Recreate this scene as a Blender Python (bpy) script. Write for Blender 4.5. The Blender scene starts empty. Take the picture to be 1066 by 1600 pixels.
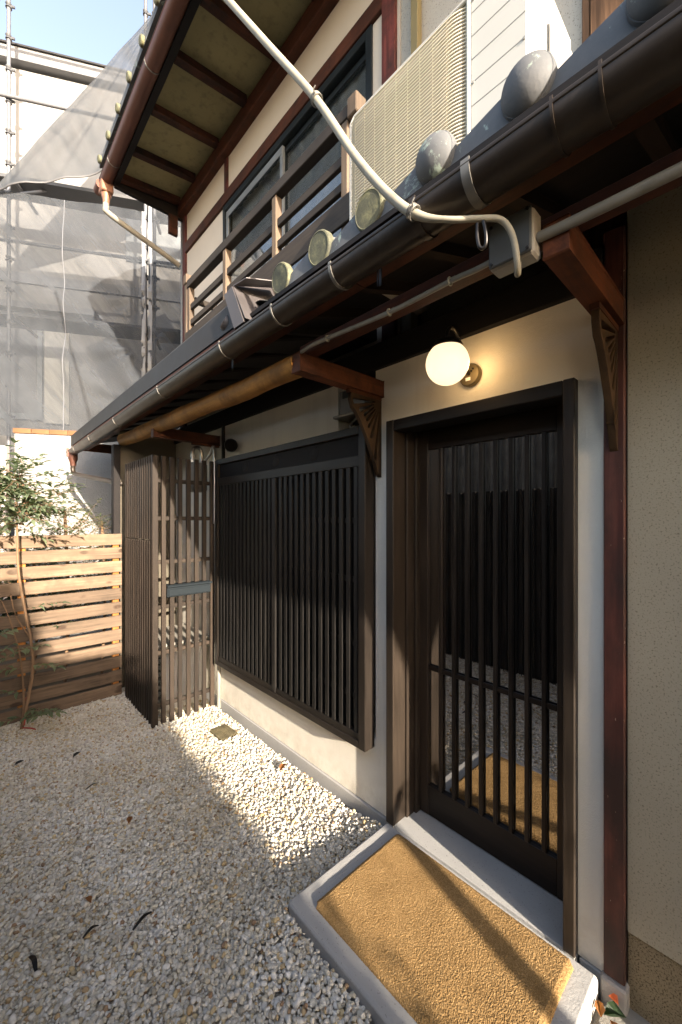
import bpy, bmesh, math, random
from mathutils import Vector, Matrix, noise as mnoise

random.seed(7)
R = math.radians
SC = bpy.context.scene
COL = SC.collection

# ------------------------------------------------------------------ camera, light, exposure
cam = bpy.data.objects.new('camera', bpy.data.cameras.new('camera'))
COL.objects.link(cam)
cam.location = (0, 0, 1.64)
cam.rotation_euler = (R(90), 0, R(-43.0))
cam.data.sensor_fit = 'HORIZONTAL'
cam.data.sensor_width = 24.0
cam.data.lens = 620 / 1066 * 24.0
cam.data.shift_y = 11 / 1066
cam.data.clip_start = 0.02
cam.data.clip_end = 400
SC.camera = cam

SUN_DIR = Vector((0.148, 1.0, -0.29)).normalized()          # the way the light travels
world = bpy.data.worlds.new('World')
SC.world = world
world.use_nodes = True
wn = world.node_tree.nodes
bg = wn['Background']
sky = wn.new('ShaderNodeTexSky')
sky.sky_type = 'NISHITA'
sky.sun_disc = False
sky.sun_elevation = math.asin(-SUN_DIR.z)
sky.sun_rotation = math.atan2(-SUN_DIR.x, -SUN_DIR.y)
sky.air_density = 1.0
sky.dust_density = 1.6
sky.ozone_density = 1.5
hs = wn.new('ShaderNodeHueSaturation')
hs.inputs['Saturation'].default_value = 0.8
hs.inputs['Value'].default_value = 0.8
world.node_tree.links.new(sky.outputs[0], hs.inputs['Color'])
tint = wn.new('ShaderNodeMix')
tint.data_type = 'RGBA'
tint.blend_type = 'MULTIPLY'
tint.inputs[0].default_value = 1.0
tint.inputs[7].default_value = (1.0, 0.92, 0.86, 1)
world.node_tree.links.new(hs.outputs[0], tint.inputs[6])
world.node_tree.links.new(tint.outputs[2], bg.inputs[0])
bg.inputs[1].default_value = 0.15
sun = bpy.data.objects.new('sun', bpy.data.lights.new('sun', 'SUN'))
COL.objects.link(sun)
sun.location = (-2, -8, 8)
sun.rotation_euler = SUN_DIR.to_track_quat('-Z', 'Y').to_euler()
sun.data.energy = 3.1
sun.data.angle = R(0.6)
sun.data.color = (1.0, 0.87, 0.71)
SC.view_settings.view_transform = 'Standard'
SC.view_settings.look = 'None'
SC.view_settings.exposure = 2.58
SC.view_settings.gamma = 1.0
SC.view_settings.use_curve_mapping = False
SC.render.engine = 'CYCLES'
SC.cycles.max_bounces = 10
SC.cycles.transparent_max_bounces = 16

# ------------------------------------------------------------------ materials
MATS = {}


class Mat:
    def __init__(self, name, rough=0.6, spec=0.4, metal=0.0):
        self.m = bpy.data.materials.new(name)
        self.m.use_nodes = True
        self.t = self.m.node_tree
        self.b = self.t.nodes['Principled BSDF']
        self.b.inputs['Roughness'].default_value = rough
        self.b.inputs['Specular IOR Level'].default_value = spec
        self.b.inputs['Metallic'].default_value = metal
        MATS[name] = self.m

    def n(self, typ, **kw):
        nd = self.t.nodes.new(typ)
        for k, v in kw.items():
            if k in nd.inputs:
                nd.inputs[k].default_value = v
            else:
                setattr(nd, k, v)
        return nd

    def l(self, a, b):
        self.t.links.new(a, b)

    def coord(self, scale=(1, 1, 1), kind='Object', rnd=True):
        tc = self.n('ShaderNodeTexCoord')
        mp = self.n('ShaderNodeMapping')
        mp.inputs['Scale'].default_value = scale
        self.l(tc.outputs[kind], mp.inputs['Vector'])
        if rnd:
            oi = self.n('ShaderNodeObjectInfo')
            mu = self.n('ShaderNodeVectorMath', operation='SCALE')
            mu.inputs[0].default_value = (37.1, 91.7, 53.3)
            self.l(oi.outputs['Random'], mu.inputs['Scale'])
            ad = self.n('ShaderNodeVectorMath', operation='ADD')
            self.l(mp.outputs[0], ad.inputs[0])
            self.l(mu.outputs[0], ad.inputs[1])
            return ad.outputs[0]
        return mp.outputs[0]

    def noise(self, vec, scale, detail=4.0, rough=0.55, dist=0.0):
        nd = self.n('ShaderNodeTexNoise', noise_dimensions='3D')
        nd.inputs['Scale'].default_value = scale
        nd.inputs['Detail'].default_value = detail
        nd.inputs['Roughness'].default_value = rough
        nd.inputs['Distortion'].default_value = dist
        self.l(vec, nd.inputs['Vector'])
        return nd.outputs['Fac']

    def ramp(self, fac, stops):
        r = self.n('ShaderNodeValToRGB')
        el = r.color_ramp.elements
        while len(el) < len(stops):
            el.new(0.5)
        for e, (p, c) in zip(el, stops):
            e.position = p
            e.color = (*c, 1) if len(c) == 3 else c
        self.l(fac, r.inputs[0])
        return r.outputs[0]

    def mix(self, fac, a, b, mode='MIX'):
        mx = self.n('ShaderNodeMix', data_type='RGBA', blend_type=mode)
        for sock, v in ((mx.inputs[0], fac), (mx.inputs[6], a), (mx.inputs[7], b)):
            if hasattr(v, 'is_linked'):
                self.l(v, sock)
            elif isinstance(v, (int, float)):
                sock.default_value = v
            else:
                sock.default_value = (*v, 1)
        return mx.outputs[2]

    def color(self, c):
        if hasattr(c, 'is_linked'):
            self.l(c, self.b.inputs['Base Color'])
        else:
            self.b.inputs['Base Color'].default_value = (*c, 1)
        return self

    def bump(self, h, strength=0.3, dist=0.005):
        bp = self.n('ShaderNodeBump')
        bp.inputs['Strength'].default_value = strength
        bp.inputs['Distance'].default_value = dist
        self.l(h, bp.inputs['Height'])
        self.l(bp.outputs[0], self.b.inputs['Normal'])
        return self


def sc(c, k):
    return tuple(x * k for x in c)


def wood(name, c, axis='Z', rough=0.5, contrast=0.5, bump=0.25, knots=None, spec=0.35, grime=None, fine=1.0):
    m = Mat(name, rough, spec * 0.7)
    lo, hi = 2.2 * fine, 42.0 * fine
    s = {'X': (lo, hi, hi), 'Y': (hi, lo, hi), 'Z': (hi, hi, lo)}[axis]
    v = m.coord(s)
    f = m.noise(v, 1.0, 6, 0.62, 0.6)
    k = contrast
    col = m.ramp(f, [(0.25, sc(c, 1 - 0.75 * k)), (0.5, c), (0.78, sc(c, 1 + 0.75 * k))])
    v2 = m.coord((1, 1, 1))
    big = m.noise(v2, 2.3, 3)
    col = m.mix(1.0, col, m.ramp(big, [(0.3, (0.7, 0.7, 0.7)), (0.7, (1.22, 1.2, 1.16))]), 'MULTIPLY')
    oi = m.n('ShaderNodeObjectInfo')
    col = m.mix(1.0, col, m.ramp(oi.outputs['Random'], [(0.0, (0.72, 0.72, 0.73)), (0.5, (1.0, 0.99, 0.98)), (1.0, (1.32, 1.28, 1.22))]), 'MULTIPLY')
    if knots:
        kv = m.coord({'X': (4.5, 1, 9.0), 'Y': (1, 4.5, 9.0), 'Z': (9, 9, 4.5)}[axis])
        vo = m.n('ShaderNodeTexVoronoi')
        vo.inputs['Scale'].default_value = 1.0
        m.l(kv, vo.inputs['Vector'])
        kf = m.ramp(vo.outputs['Distance'], [(0.0, (1, 1, 1)), (0.16, (0.85, 0.85, 0.85)), (0.23, (0, 0, 0))])
        col = m.mix(kf, col, knots)
    if grime:
        gf = m.ramp(m.noise(v2, 6.0, 6, 0.65), [(0.45, (0, 0, 0)), (0.68, (1, 1, 1))])
        col = m.mix(gf, col, grime)
    m.color(col).bump(f, bump, 0.004)
    rr = m.n('ShaderNodeMapRange')
    rr.inputs['To Min'].default_value = rough - 0.12
    rr.inputs['To Max'].default_value = rough + 0.18
    m.l(f, rr.inputs['Value'])
    m.l(rr.outputs[0], m.b.inputs['Roughness'])
    return m.m


def plaster(name, c, fine=260, bump=0.35, dist=0.003, var=0.08, speck=None, rough=0.9, mid=60, streak=None):
    m = Mat(name, rough, 0.2)
    v = m.coord(rnd=False)
    f1 = m.noise(v, fine, 3)
    f2 = m.noise(v, mid, 4)
    f3 = m.noise(v, 1.7, 5, 0.6)
    col = m.ramp(f3, [(0.3, sc(c, 1 - var)), (0.7, sc(c, 1 + var))])
    if speck:
        sp = m.ramp(m.noise(v, speck[0], 2, 0.6), [(speck[1], (0, 0, 0)), (speck[1] + 0.1, (1, 1, 1))])
        col = m.mix(sp, col, speck[2])
    if streak:
        vv = m.coord((14, 14, 0.8), rnd=False)
        st = m.ramp(m.noise(vv, 1.0, 5, 0.6), [(0.5, (0, 0, 0)), (0.75, (1, 1, 1))])
        ml = m.n('ShaderNodeMath', operation='MULTIPLY')
        ml.inputs[1].default_value = 0.5
        m.l(st, ml.inputs[0])
        col = m.mix(ml.outputs[0], col, streak)
    ad = m.n('ShaderNodeMath', operation='ADD')
    m.l(f1, ad.inputs[0])
    m.l(f2, ad.inputs[1])
    m.color(col).bump(ad.outputs[0], bump, dist)
    return m.m


def paint(name, c, rough=0.4, metal=0.0, spec=0.5, var=0.12, dirt=None, scale=6.0, bump=0.0):
    m = Mat(name, rough, spec, metal)
    v = m.coord()
    f = m.noise(v, scale, 6, 0.6)
    col = m.ramp(f, [(0.3, sc(c, 1 - var)), (0.7, sc(c, 1 + var))])
    if dirt:
        g = m.ramp(m.noise(v, scale * 3.1, 8, 0.7), [(0.52, (0, 0, 0)), (0.72, (1, 1, 1))])
        ml = m.n('ShaderNodeMath', operation='MULTIPLY')
        ml.inputs[1].default_value = 0.6
        m.l(g, ml.inputs[0])
        col = m.mix(ml.outputs[0], col, dirt)
    m.color(col)
    rr = m.n('ShaderNodeMapRange')
    rr.inputs['To Min'].default_value = max(0.05, rough - 0.1)
    rr.inputs['To Max'].default_value = rough + 0.15
    m.l(f, rr.inputs['Value'])
    m.l(rr.outputs[0], m.b.inputs['Roughness'])
    if bump:
        m.bump(m.noise(v, 120, 4), bump, 0.002)
    return m.m


DARK = (0.030, 0.021, 0.015)
M_SLAT = wood('dark stained slat wood', (0.0125, 0.0115, 0.0110), 'Z', 0.5, 0.6)
M_FRAME_Z = wood('dark stained frame wood upright', (0.023, 0.0175, 0.0135), 'Z', 0.45, 0.55)
M_FRAME_Y = wood('dark stained frame wood level', (0.015, 0.012, 0.0095), 'Y', 0.45, 0.55)
M_DOOR_Z = wood('brown stained door wood upright', (0.031, 0.0225, 0.0165), 'Z', 0.42, 0.5)
M_DOOR_Y = wood('brown stained door wood level', (0.022, 0.015, 0.0105), 'Y', 0.42, 0.5)
M_SCREEN = wood('weathered brown screen wood', (0.030, 0.022, 0.0165), 'Z', 0.6, 0.5)
M_SCREEN_X = wood('weathered brown screen rail', (0.032, 0.024, 0.018), 'X', 0.6, 0.5)
M_RED_Z = wood('worn red ochre post', (0.105, 0.029, 0.026), 'Z', 0.65, 0.8, 0.6, grime=(0.035, 0.020, 0.016))
_m = Mat('chipped red post', 0.6, 0.3)
_v = _m.coord((30, 30, 2.0))
_f = _m.noise(_v, 1.0, 6, 0.62, 0.6)
_c = _m.ramp(_f, [(0.25, (0.045, 0.014, 0.013)), (0.5, (0.105, 0.036, 0.026)), (0.8, (0.16, 0.06, 0.045))])
_v2 = _m.coord((1, 1, 1))
_g = _m.ramp(_m.noise(_m.coord((3, 3, 1.2)), 1.6, 6, 0.6), [(0.42, (0, 0, 0)), (0.6, (1, 1, 1))])
_c = _m.mix(_g, _c, (0.040, 0.022, 0.018))
_h = _m.ramp(_m.noise(_m.coord((1, 1, 0.35)), 75, 4, 0.6), [(0.685, (0, 0, 0)), (0.70, (1, 1, 1))])
_c = _m.mix(_h, _c, (0.36, 0.27, 0.22))
_m.color(_c).bump(_f, 0.5, 0.004)
M_POST = _m.m
M_RED_Y = wood('red brown beam', (0.095, 0.031, 0.016), 'Y', 0.6, 0.6, 0.4, grime=(0.035, 0.014, 0.009))
M_RED_X = wood('red brown arm', (0.125, 0.041, 0.018), 'X', 0.6, 0.7, 0.4, grime=(0.045, 0.018, 0.01))
M_RAFT = wood('dark red rafter', (0.060, 0.022, 0.013), 'X', 0.7, 0.7, 0.4, grime=(0.008, 0.008, 0.008))
M_BLACK_Y = wood('blackened timber', (0.012, 0.010, 0.010), 'Y', 0.7, 0.7, 0.4)
M_BLACK_X = wood('eave shade rafter', (0.016, 0.010, 0.008), 'X', 0.75, 0.7, 0.4)  # rafters blackened: the shade under the lower eaves is in this colour
M_LOG = wood('peeled log', (0.33, 0.165, 0.042), 'Y', 0.65, 0.45, 0.3, grime=(0.17, 0.085, 0.025))
M_RAIL = wood('grey brown railing wood', (0.038, 0.031, 0.026), 'Y', 0.65, 0.55, 0.3)
M_RAILPOST = wood('pale railing post wood', (0.14, 0.105, 0.078), 'Z', 0.7, 0.5, 0.3)
M_PLANK = wood('weathered cedar plank', (0.168, 0.120, 0.084), 'X', 0.75, 0.8, 0.35, knots=(0.05, 0.03, 0.02), grime=(0.135, 0.095, 0.065))
M_FPOST = wood('orange fence post', (0.40, 0.17, 0.045), 'Z', 0.7, 0.4)
M_BOARD = wood('old brown wall board', (0.13, 0.075, 0.045), 'Z', 0.75, 0.8, 0.6)
M_PLANKD = wood('charred board', (0.028, 0.026, 0.026), 'Z', 0.7, 0.7, 0.5)
M_SOFFIT = plaster('khaki soffit board', (0.29, 0.25, 0.13), 200, 0.15, 0.002, 0.12, streak=(0.10, 0.08, 0.05), mid=14)
M_WALL = plaster('cream plaster', (0.80, 0.755, 0.66), 240, 0.6, 0.003, 0.05)
_m = Mat('cream plaster with splash marks', 0.9, 0.2)
_v = _m.coord(rnd=False)
_f1, _f2, _f3 = _m.noise(_v, 240, 3), _m.noise(_v, 55, 4), _m.noise(_v, 1.7, 5, 0.6)
_c = _m.ramp(_f3, [(0.3, (0.77, 0.725, 0.63)), (0.7, (0.83, 0.785, 0.69))])
_sx = _m.n('ShaderNodeSeparateXYZ')
_m.l(_v, _sx.inputs[0])
_mr = _m.n('ShaderNodeMapRange')
_mr.inputs['From Min'].default_value = 0.22
_mr.inputs['From Max'].default_value = 0.0
_mr.inputs['To Max'].default_value = 0.42
_m.l(_sx.outputs[2], _mr.inputs['Value'])
_ml = _m.n('ShaderNodeMath', operation='MULTIPLY')
_m.l(_mr.outputs[0], _ml.inputs[0])
_m.l(_m.ramp(_m.noise(_v, 11, 7, 0.65), [(0.40, (0, 0, 0)), (0.65, (1, 1, 1))]), _ml.inputs[1])
_c = _m.mix(_ml.outputs[0], _c, (0.42, 0.36, 0.27))
_st = _m.ramp(_m.noise(_m.coord((9, 9, 0.7), rnd=False), 1.0, 5, 0.6), [(0.52, (0, 0, 0)), (0.8, (0.35, 0.35, 0.35))])
_c = _m.mix(_st, _c, (0.55, 0.50, 0.41))
_ad = _m.n('ShaderNodeMath', operation='ADD')
_m.l(_f1, _ad.inputs[0])
_m.l(_f2, _ad.inputs[1])
_m.color(_c).bump(_ad.outputs[0], 0.55, 0.003)
M_WALL = _m.m
M_UWALL = plaster('upper pale plaster', (0.56, 0.50, 0.43), 240, 0.2, 0.002, 0.06)
M_GREYWALL = plaster('grey roughcast', (0.42, 0.40, 0.36), 150, 0.6, 0.004, 0.08, speck=(130, 0.6, (0.2, 0.19, 0.17)))
M_STUCCO = plaster('speckled beige stucco', (0.37, 0.33, 0.25), 260, 0.5, 0.002, 0.08, speck=(170, 0.57, (0.21, 0.18, 0.125)), mid=190)
M_PEBBLE = plaster('exposed aggregate base', (0.27, 0.215, 0.135), 270, 0.6, 0.003, 0.15, speck=(190, 0.52, (0.09, 0.065, 0.035)))
M_CONC = plaster('pale concrete', (0.38, 0.375, 0.365), 160, 0.35, 0.003, 0.10, speck=(150, 0.64, (0.20, 0.19, 0.18)))
M_WHITEWALL = plaster('white garden wall stucco', (0.32, 0.31, 0.295), 70, 1.0, 0.012, 0.05, mid=24)
M_NWALL = plaster('white house render', (0.235, 0.232, 0.228), 90, 0.2, 0.004, 0.04)
M_BRICK = plaster('orange brick', (0.17, 0.085, 0.042), 90, 0.6, 0.004, 0.35)
M_GUTTER = paint('dark bronze gutter', (0.034, 0.024, 0.016), 0.40, 0.3, 0.5, 0.25, (0.06, 0.05, 0.04), 4)
M_METAL = paint('dark metal flashing', (0.016, 0.014, 0.013), 0.6, 0.0, 0.5, 0.25)
M_GREYFLASH = paint('weathered grey flashing', (0.085, 0.075, 0.075), 0.5, 0.3, 0.5, 0.2)
M_CLIP = paint('galvanised strap', (0.20, 0.19, 0.17), 0.5, 0.6, 0.5, 0.2)
M_COPPER = paint('brown copper gutter', (0.12, 0.048, 0.031), 0.45, 0.35, 0.5, 0.2)
M_COPPERH = paint('bright copper hopper', (0.27, 0.135, 0.085), 0.5, 0.3, 0.5, 0.25)
M_PIPE = paint('grey beige plastic pipe', (0.25, 0.235, 0.20), 0.5, 0, 0.4, 0.12, (0.13, 0.12, 0.10), 5)
M_PIPE2 = paint('dusty ivory sheath', (0.29, 0.27, 0.21), 0.55, 0, 0.4, 0.15, (0.15, 0.13, 0.10), 4)
M_BOXD = paint('dark grey box lid', (0.07, 0.075, 0.075), 0.5, 0, 0.4, 0.15)
M_BOXL = paint('dusty grey box body', (0.33, 0.31, 0.27), 0.6, 0, 0.4, 0.15)
M_AC = paint('ivory enamel', (0.47, 0.465, 0.43), 0.35, 0, 0.5, 0.03)
M_ACS = paint('off white sheet metal', (0.50, 0.495, 0.475), 0.35, 0, 0.5, 0.03)
M_ACG = paint('cream grille plastic', (0.62, 0.57, 0.45), 0.5, 0, 0.4, 0.04)
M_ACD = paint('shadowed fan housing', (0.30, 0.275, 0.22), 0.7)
M_ACL = paint('panel line grey', (0.26, 0.26, 0.245), 0.6)
M_TEAL = paint('teal badge', (0.10, 0.20, 0.21), 0.4)
M_BLACK = paint('black lamp metal', (0.015, 0.013, 0.012), 0.35, 0.3)
M_BRASS = paint('bronze back plate', (0.17, 0.135, 0.075), 0.35, 0.6)
M_ALU = paint('dark aluminium sash', (0.020, 0.026, 0.030), 0.35, 0.4)
M_ALUP = paint('pale sash edge', (0.30, 0.32, 0.33), 0.35, 0.5)
M_SCAF = paint('galvanised scaffold tube', (0.13, 0.135, 0.15), 0.55, 0.3, 0.5, 0.12)
M_SCAFD = paint('dull scaffold plank', (0.075, 0.078, 0.085), 0.6, 0.2)
M_CURT = paint('pale blue curtain', (0.78, 0.81, 0.86), 0.85, 0, 0.2, 0.06)
M_UTIL = paint('white utility box', (0.74, 0.73, 0.70), 0.45, 0, 0.4, 0.04)
M_CHROME = paint('dull steel fitting', (0.45, 0.44, 0.42), 0.3, 0.9)
M_MAIL = paint('blue grey mail slot', (0.012, 0.017, 0.021), 0.75, 0.0, 0.2)
M_IRON = paint('rusty drain iron', (0.17, 0.145, 0.085), 0.7, 0.3, 0.4, 0.4, (0.10, 0.06, 0.03), 20, 0.6)
M_BARK = wood('thin brown bark', (0.26, 0.165, 0.10), 'Z', 0.8, 0.5, 0.5)
M_REDSTEM = paint('red twig', (0.40, 0.055, 0.045), 0.6)
M_EAVE = paint('slate grey eave board', (0.16, 0.165, 0.175), 0.5)
M_EARTH = plaster('dark earth', (0.12, 0.095, 0.065), 60, 0.6, 0.01, 0.3)
M_CORR = paint('grey corrugated sheet', (0.13, 0.13, 0.125), 0.6, 0.1, 0.4, 0.3)


def leafmat(name, c1, c2, tr=0.35):
    m = Mat(name, 0.42, 0.4)
    oi = m.n('ShaderNodeNewGeometry')
    col = m.ramp(oi.outputs['Random Per Island'], [(0.0, c1), (0.55, sc(c1, 1.25)), (1.0, c2)])
    m.color(col)
    tl = m.n('ShaderNodeBsdfTranslucent')
    m.l(m.mix(1.0, col, (1.5, 1.7, 0.7), 'MULTIPLY'), tl.inputs['Color'])
    mx = m.n('ShaderNodeMixShader')
    mx.inputs[0].default_value = tr
    m.l(m.b.outputs[0], mx.inputs[1])
    m.l(tl.outputs[0], mx.inputs[2])
    m.l(mx.outputs[0], m.t.nodes['Material Output'].inputs['Surface'])
    return m.m


M_LEAF = leafmat('dusty green leaf', (0.105, 0.135, 0.085), (0.19, 0.22, 0.13))
M_LEAFY = leafmat('yellow green leaf', (0.075, 0.092, 0.030), (0.17, 0.165, 0.07))
M_LEAFD = leafmat('deep green leaf', (0.035, 0.062, 0.030), (0.07, 0.10, 0.045))
M_DRY = leafmat('dry brown leaf', (0.28, 0.13, 0.05), (0.40, 0.2, 0.09), 0.15)
M_DRYD = leafmat('dark wet leaf', (0.020, 0.020, 0.014), (0.04, 0.035, 0.02), 0.05)
M_ORANGE = leafmat('orange leaf', (0.65, 0.20, 0.07), (0.7, 0.25, 0.1), 0.15)


def tile_mat():
    m = Mat('grey roof tile', 0.66, 0.3)
    v = m.coord()
    f = m.noise(v, 7, 6, 0.6)
    col = m.ramp(f, [(0.3, (0.075, 0.082, 0.090)), (0.7, (0.135, 0.138, 0.142))])
    lic = m.ramp(m.noise(v, 12, 8, 0.74, 0.5), [(0.585, (0, 0, 0)), (0.635, (1, 1, 1))])
    col = m.mix(lic, col, (0.27, 0.33, 0.29))
    m.color(col).bump(m.noise(v, 90, 5), 0.25, 0.003)
    return m.m


def disc_mat():
    m = Mat('lichen covered tile disc', 0.75, 0.3)
    v = m.coord()
    f = m.noise(v, 22, 8, 0.7)
    col = m.ramp(f, [(0.3, (0.075, 0.076, 0.060)), (0.52, (0.125, 0.125, 0.08)), (0.72, (0.25, 0.24, 0.13))])
    m.color(col).bump(m.noise(v, 140, 5), 0.4, 0.003)
    return m.m


M_TILE = tile_mat()
M_DISC = disc_mat()


def glass_dark():
    m = Mat('dark door glass', 0.015, 0.5)
    m.b.inputs['IOR'].default_value = 4.6
    v = m.coord((2, 2, 2))
    m.color((0.006, 0.006, 0.006))
    m.bump(m.noise(v, 1.2, 2), 0.012, 0.02)
    return m.m


def glass_clear(name, refl=0.25):
    m = Mat(name, 0.02, 0.5)
    m.color((0.01, 0.012, 0.012))
    m.b.inputs['IOR'].default_value = 2.8
    tr = m.n('ShaderNodeBsdfTransparent')
    tr.inputs[0].default_value = (0.93, 0.96, 0.97, 1)
    mx = m.n('ShaderNodeMixShader')
    mx.inputs[0].default_value = refl
    m.l(tr.outputs[0], mx.inputs[1])
    m.l(m.b.outputs[0], mx.inputs[2])
    m.l(mx.outputs[0], m.t.nodes['Material Output'].inputs['Surface'])
    return m.m


M_GLASS = glass_dark()
M_PANE = glass_clear('window pane', 0.45)


def emis(name, c, s):
    m = Mat(name, 0.25, 0.5)
    m.color((0.8, 0.75, 0.65))
    m.b.inputs['Emission Color'].default_value = (*c, 1)
    m.b.inputs['Emission Strength'].default_value = s
    return m.m


M_GLOBE = emis('lit opal glass', (0.30, 0.205, 0.118), 1.0)


def sheet_mat(name, a0, a1):
    m = Mat(name, 0.8, 0.2)
    v = m.coord((1, 1, 1), rnd=False)
    f = m.noise(v, 1.6, 6, 0.65, 0.4)
    col = m.ramp(f, [(0.3, (0.068, 0.077, 0.091)), (0.7, (0.102, 0.112, 0.127))])
    tl = m.n('ShaderNodeBsdfTranslucent')
    m.l(col, tl.inputs['Color'])
    m.color(col)
    m1 = m.n('ShaderNodeMixShader')
    m1.inputs[0].default_value = 0.45
    m.l(m.b.outputs[0], m1.inputs[1])
    m.l(tl.outputs[0], m1.inputs[2])
    tr = m.n('ShaderNodeBsdfTransparent')
    m2 = m.n('ShaderNodeMixShader')
    vr = m.n('ShaderNodeVectorRotate', rotation_type='Y_AXIS')
    vr.inputs['Angle'].default_value = R(38)
    m.l(v, vr.inputs['Vector'])
    vs = m.n('ShaderNodeVectorMath', operation='MULTIPLY')
    vs.inputs[1].default_value = (3.4, 1.0, 0.5)
    m.l(vr.outputs[0], vs.inputs[0])
    al = m.ramp(m.noise(vs.outputs[0], 1.3, 6, 0.62, 0.8), [(0.3, sc((1, 1, 1), a0)), (0.7, sc((1, 1, 1), a1))])
    m.l(al, m2.inputs[0])
    m.l(tr.outputs[0], m2.inputs[1])
    m.l(m1.outputs[0], m2.inputs[2])
    m.l(m2.outputs[0], m.t.nodes['Material Output'].inputs['Surface'])
    return m.m


M_SHEET = sheet_mat('grey scaffold mesh', 0.60, 0.84)
M_SHEET2 = sheet_mat('doubled grey scaffold mesh', 0.76, 0.92)


def mat_coir():
    m = Mat('golden coir', 0.95, 0.1)
    v = m.coord(rnd=False)
    f = m.noise(v, 300, 3, 0.6)
    f2 = m.noise(v, 9, 4, 0.6)
    col = m.ramp(f, [(0.3, (0.15, 0.086, 0.032)), (0.5, (0.285, 0.178, 0.076)), (0.75, (0.42, 0.29, 0.145))])
    col = m.mix(1.0, col, m.ramp(f2, [(0.3, (0.86, 0.84, 0.8)), (0.7, (1.1, 1.1, 1.08))]), 'MULTIPLY')
    m.color(col).bump(f, 0.45, 0.003)
    return m.m


M_COIR = mat_coir()


def stone_mat():
    m = Mat('white river gravel', 0.75, 0.3)
    oi = m.n('ShaderNodeObjectInfo')
    col = m.ramp(oi.outputs['Random'], [
        (0.0, (0.50, 0.465, 0.40)), (0.16, (0.76, 0.735, 0.68)), (0.30, (0.62, 0.565, 0.45)), (0.44, (0.82, 0.80, 0.765)),
        (0.56, (0.66, 0.60, 0.47)), (0.66, (0.52, 0.505, 0.48)), (0.76, (0.78, 0.75, 0.69)), (0.86, (0.38, 0.345, 0.28)),
        (0.94, (0.62, 0.49, 0.28)), (0.97, (0.50, 0.36, 0.20)), (0.99, (0.32, 0.21, 0.13))])
    v = m.coord()
    f = m.noise(v, 60, 5, 0.65)
    col = m.mix(1.0, col, m.ramp(f, [(0.3, (0.80, 0.78, 0.74)), (0.7, (1.1, 1.1, 1.1))]), 'MULTIPLY')
    patch = m.ramp(m.noise(oi.outputs['Location'], 1.5, 4, 0.6), [(0.40, (1.04, 1.04, 1.05)), (0.62, (0.88, 0.85, 0.79))])
    col = m.mix(1.0, col, patch, 'MULTIPLY')
    m.color(col).bump(f, 0.3, 0.002)
    return m.m


M_STONE = stone_mat()

# ------------------------------------------------------------------ geometry helpers
V = Vector


def box(bm, x0, x1, y0, y1, z0, z1, bev=0.0):
    g = bmesh.ops.create_cube(bm, size=1.0)
    vs = g['verts']
    c = V(((x0 + x1) / 2, (y0 + y1) / 2, (z0 + z1) / 2))
    for v in vs:
        v.co = V((v.co.x * (x1 - x0), v.co.y * (y1 - y0), v.co.z * (z1 - z0))) + c
    if bev:
        es = list({e for v in vs for e in v.link_edges})
        bmesh.ops.bevel(bm, geom=es, offset=bev, segments=1, affect='EDGES', profile=0.5)
    return vs


def basis(d, up=V((0, 0, 1))):
    d = V(d).normalized()
    if abs(d.dot(up)) > 0.98:
        up = V((1, 0, 0))
    s = d.cross(up).normalized()
    u = s.cross(d).normalized()
    return d, s, u


def bar(bm, p, q, w, h, bev=0.0, up=V((0, 0, 1))):
    """a straight bar of width w (sideways) and height h (along up)"""
    p, q = V(p), V(q)
    d, s, u = basis(q - p, up)
    L = (q - p).length
    g = bmesh.ops.create_cube(bm, size=1.0)
    c = (p + q) / 2
    for v in g['verts']:
        v.co = c + d * (v.co.x * L) + s * (v.co.y * w) + u * (v.co.z * h)
    if bev:
        es = list({e for v in g['verts'] for e in v.link_edges})
        bmesh.ops.bevel(bm, geom=es, offset=bev, segments=1, affect='EDGES', profile=0.5)


def smooth_path(pts, k=4):
    pts = [V(p) for p in pts]
    out = []
    for i in range(len(pts) - 1):
        p0 = pts[max(i - 1, 0)]
        p1, p2 = pts[i], pts[i + 1]
        p3 = pts[min(i + 2, len(pts) - 1)]
        for j in range(k):
            t = j / k
            out.append(0.5 * ((2 * p1) + (p2 - p0) * t + (2 * p0 - 5 * p1 + 4 * p2 - p3) * t * t + (3 * p1 - p0 - 3 * p2 + p3) * t ** 3))
    out.append(pts[-1])
    return out


def tube(bm, pts, r, seg=10, cap=True, a0=0.0, a1=2 * math.pi):
    pts = [V(p) for p in pts]
    rs = r if isinstance(r, (list, tuple)) else [r] * len(pts)
    rings = []
    d0, s, u = basis(pts[1] - pts[0])
    prev = d0
    full = abs(a1 - a0 - 2 * math.pi) < 1e-6
    n = seg if full else seg + 1
    for i, p in enumerate(pts):
        if i == 0:
            d = (pts[1] - pts[0]).normalized()
        elif i == len(pts) - 1:
            d = (pts[-1] - pts[-2]).normalized()
        else:
            d = (pts[i + 1] - pts[i - 1]).normalized()
        q = prev.rotation_difference(d)
        s = q @ s
        u = q @ u
        prev = d
        ring = []
        for k in range(n):
            a = a0 + (a1 - a0) * k / seg
            ring.append(bm.verts.new(p + s * math.cos(a) * rs[i] + u * math.sin(a) * rs[i]))
        rings.append(ring)
    for a, b in zip(rings, rings[1:]):
        m = n if full else n - 1
        for k in range(m):
            bm.faces.new((a[k], a[(k + 1) % n], b[(k + 1) % n], b[k]))
    if cap and full:
        bm.faces.new(list(reversed(rings[0])))
        bm.faces.new(rings[-1])
    return rings


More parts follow.
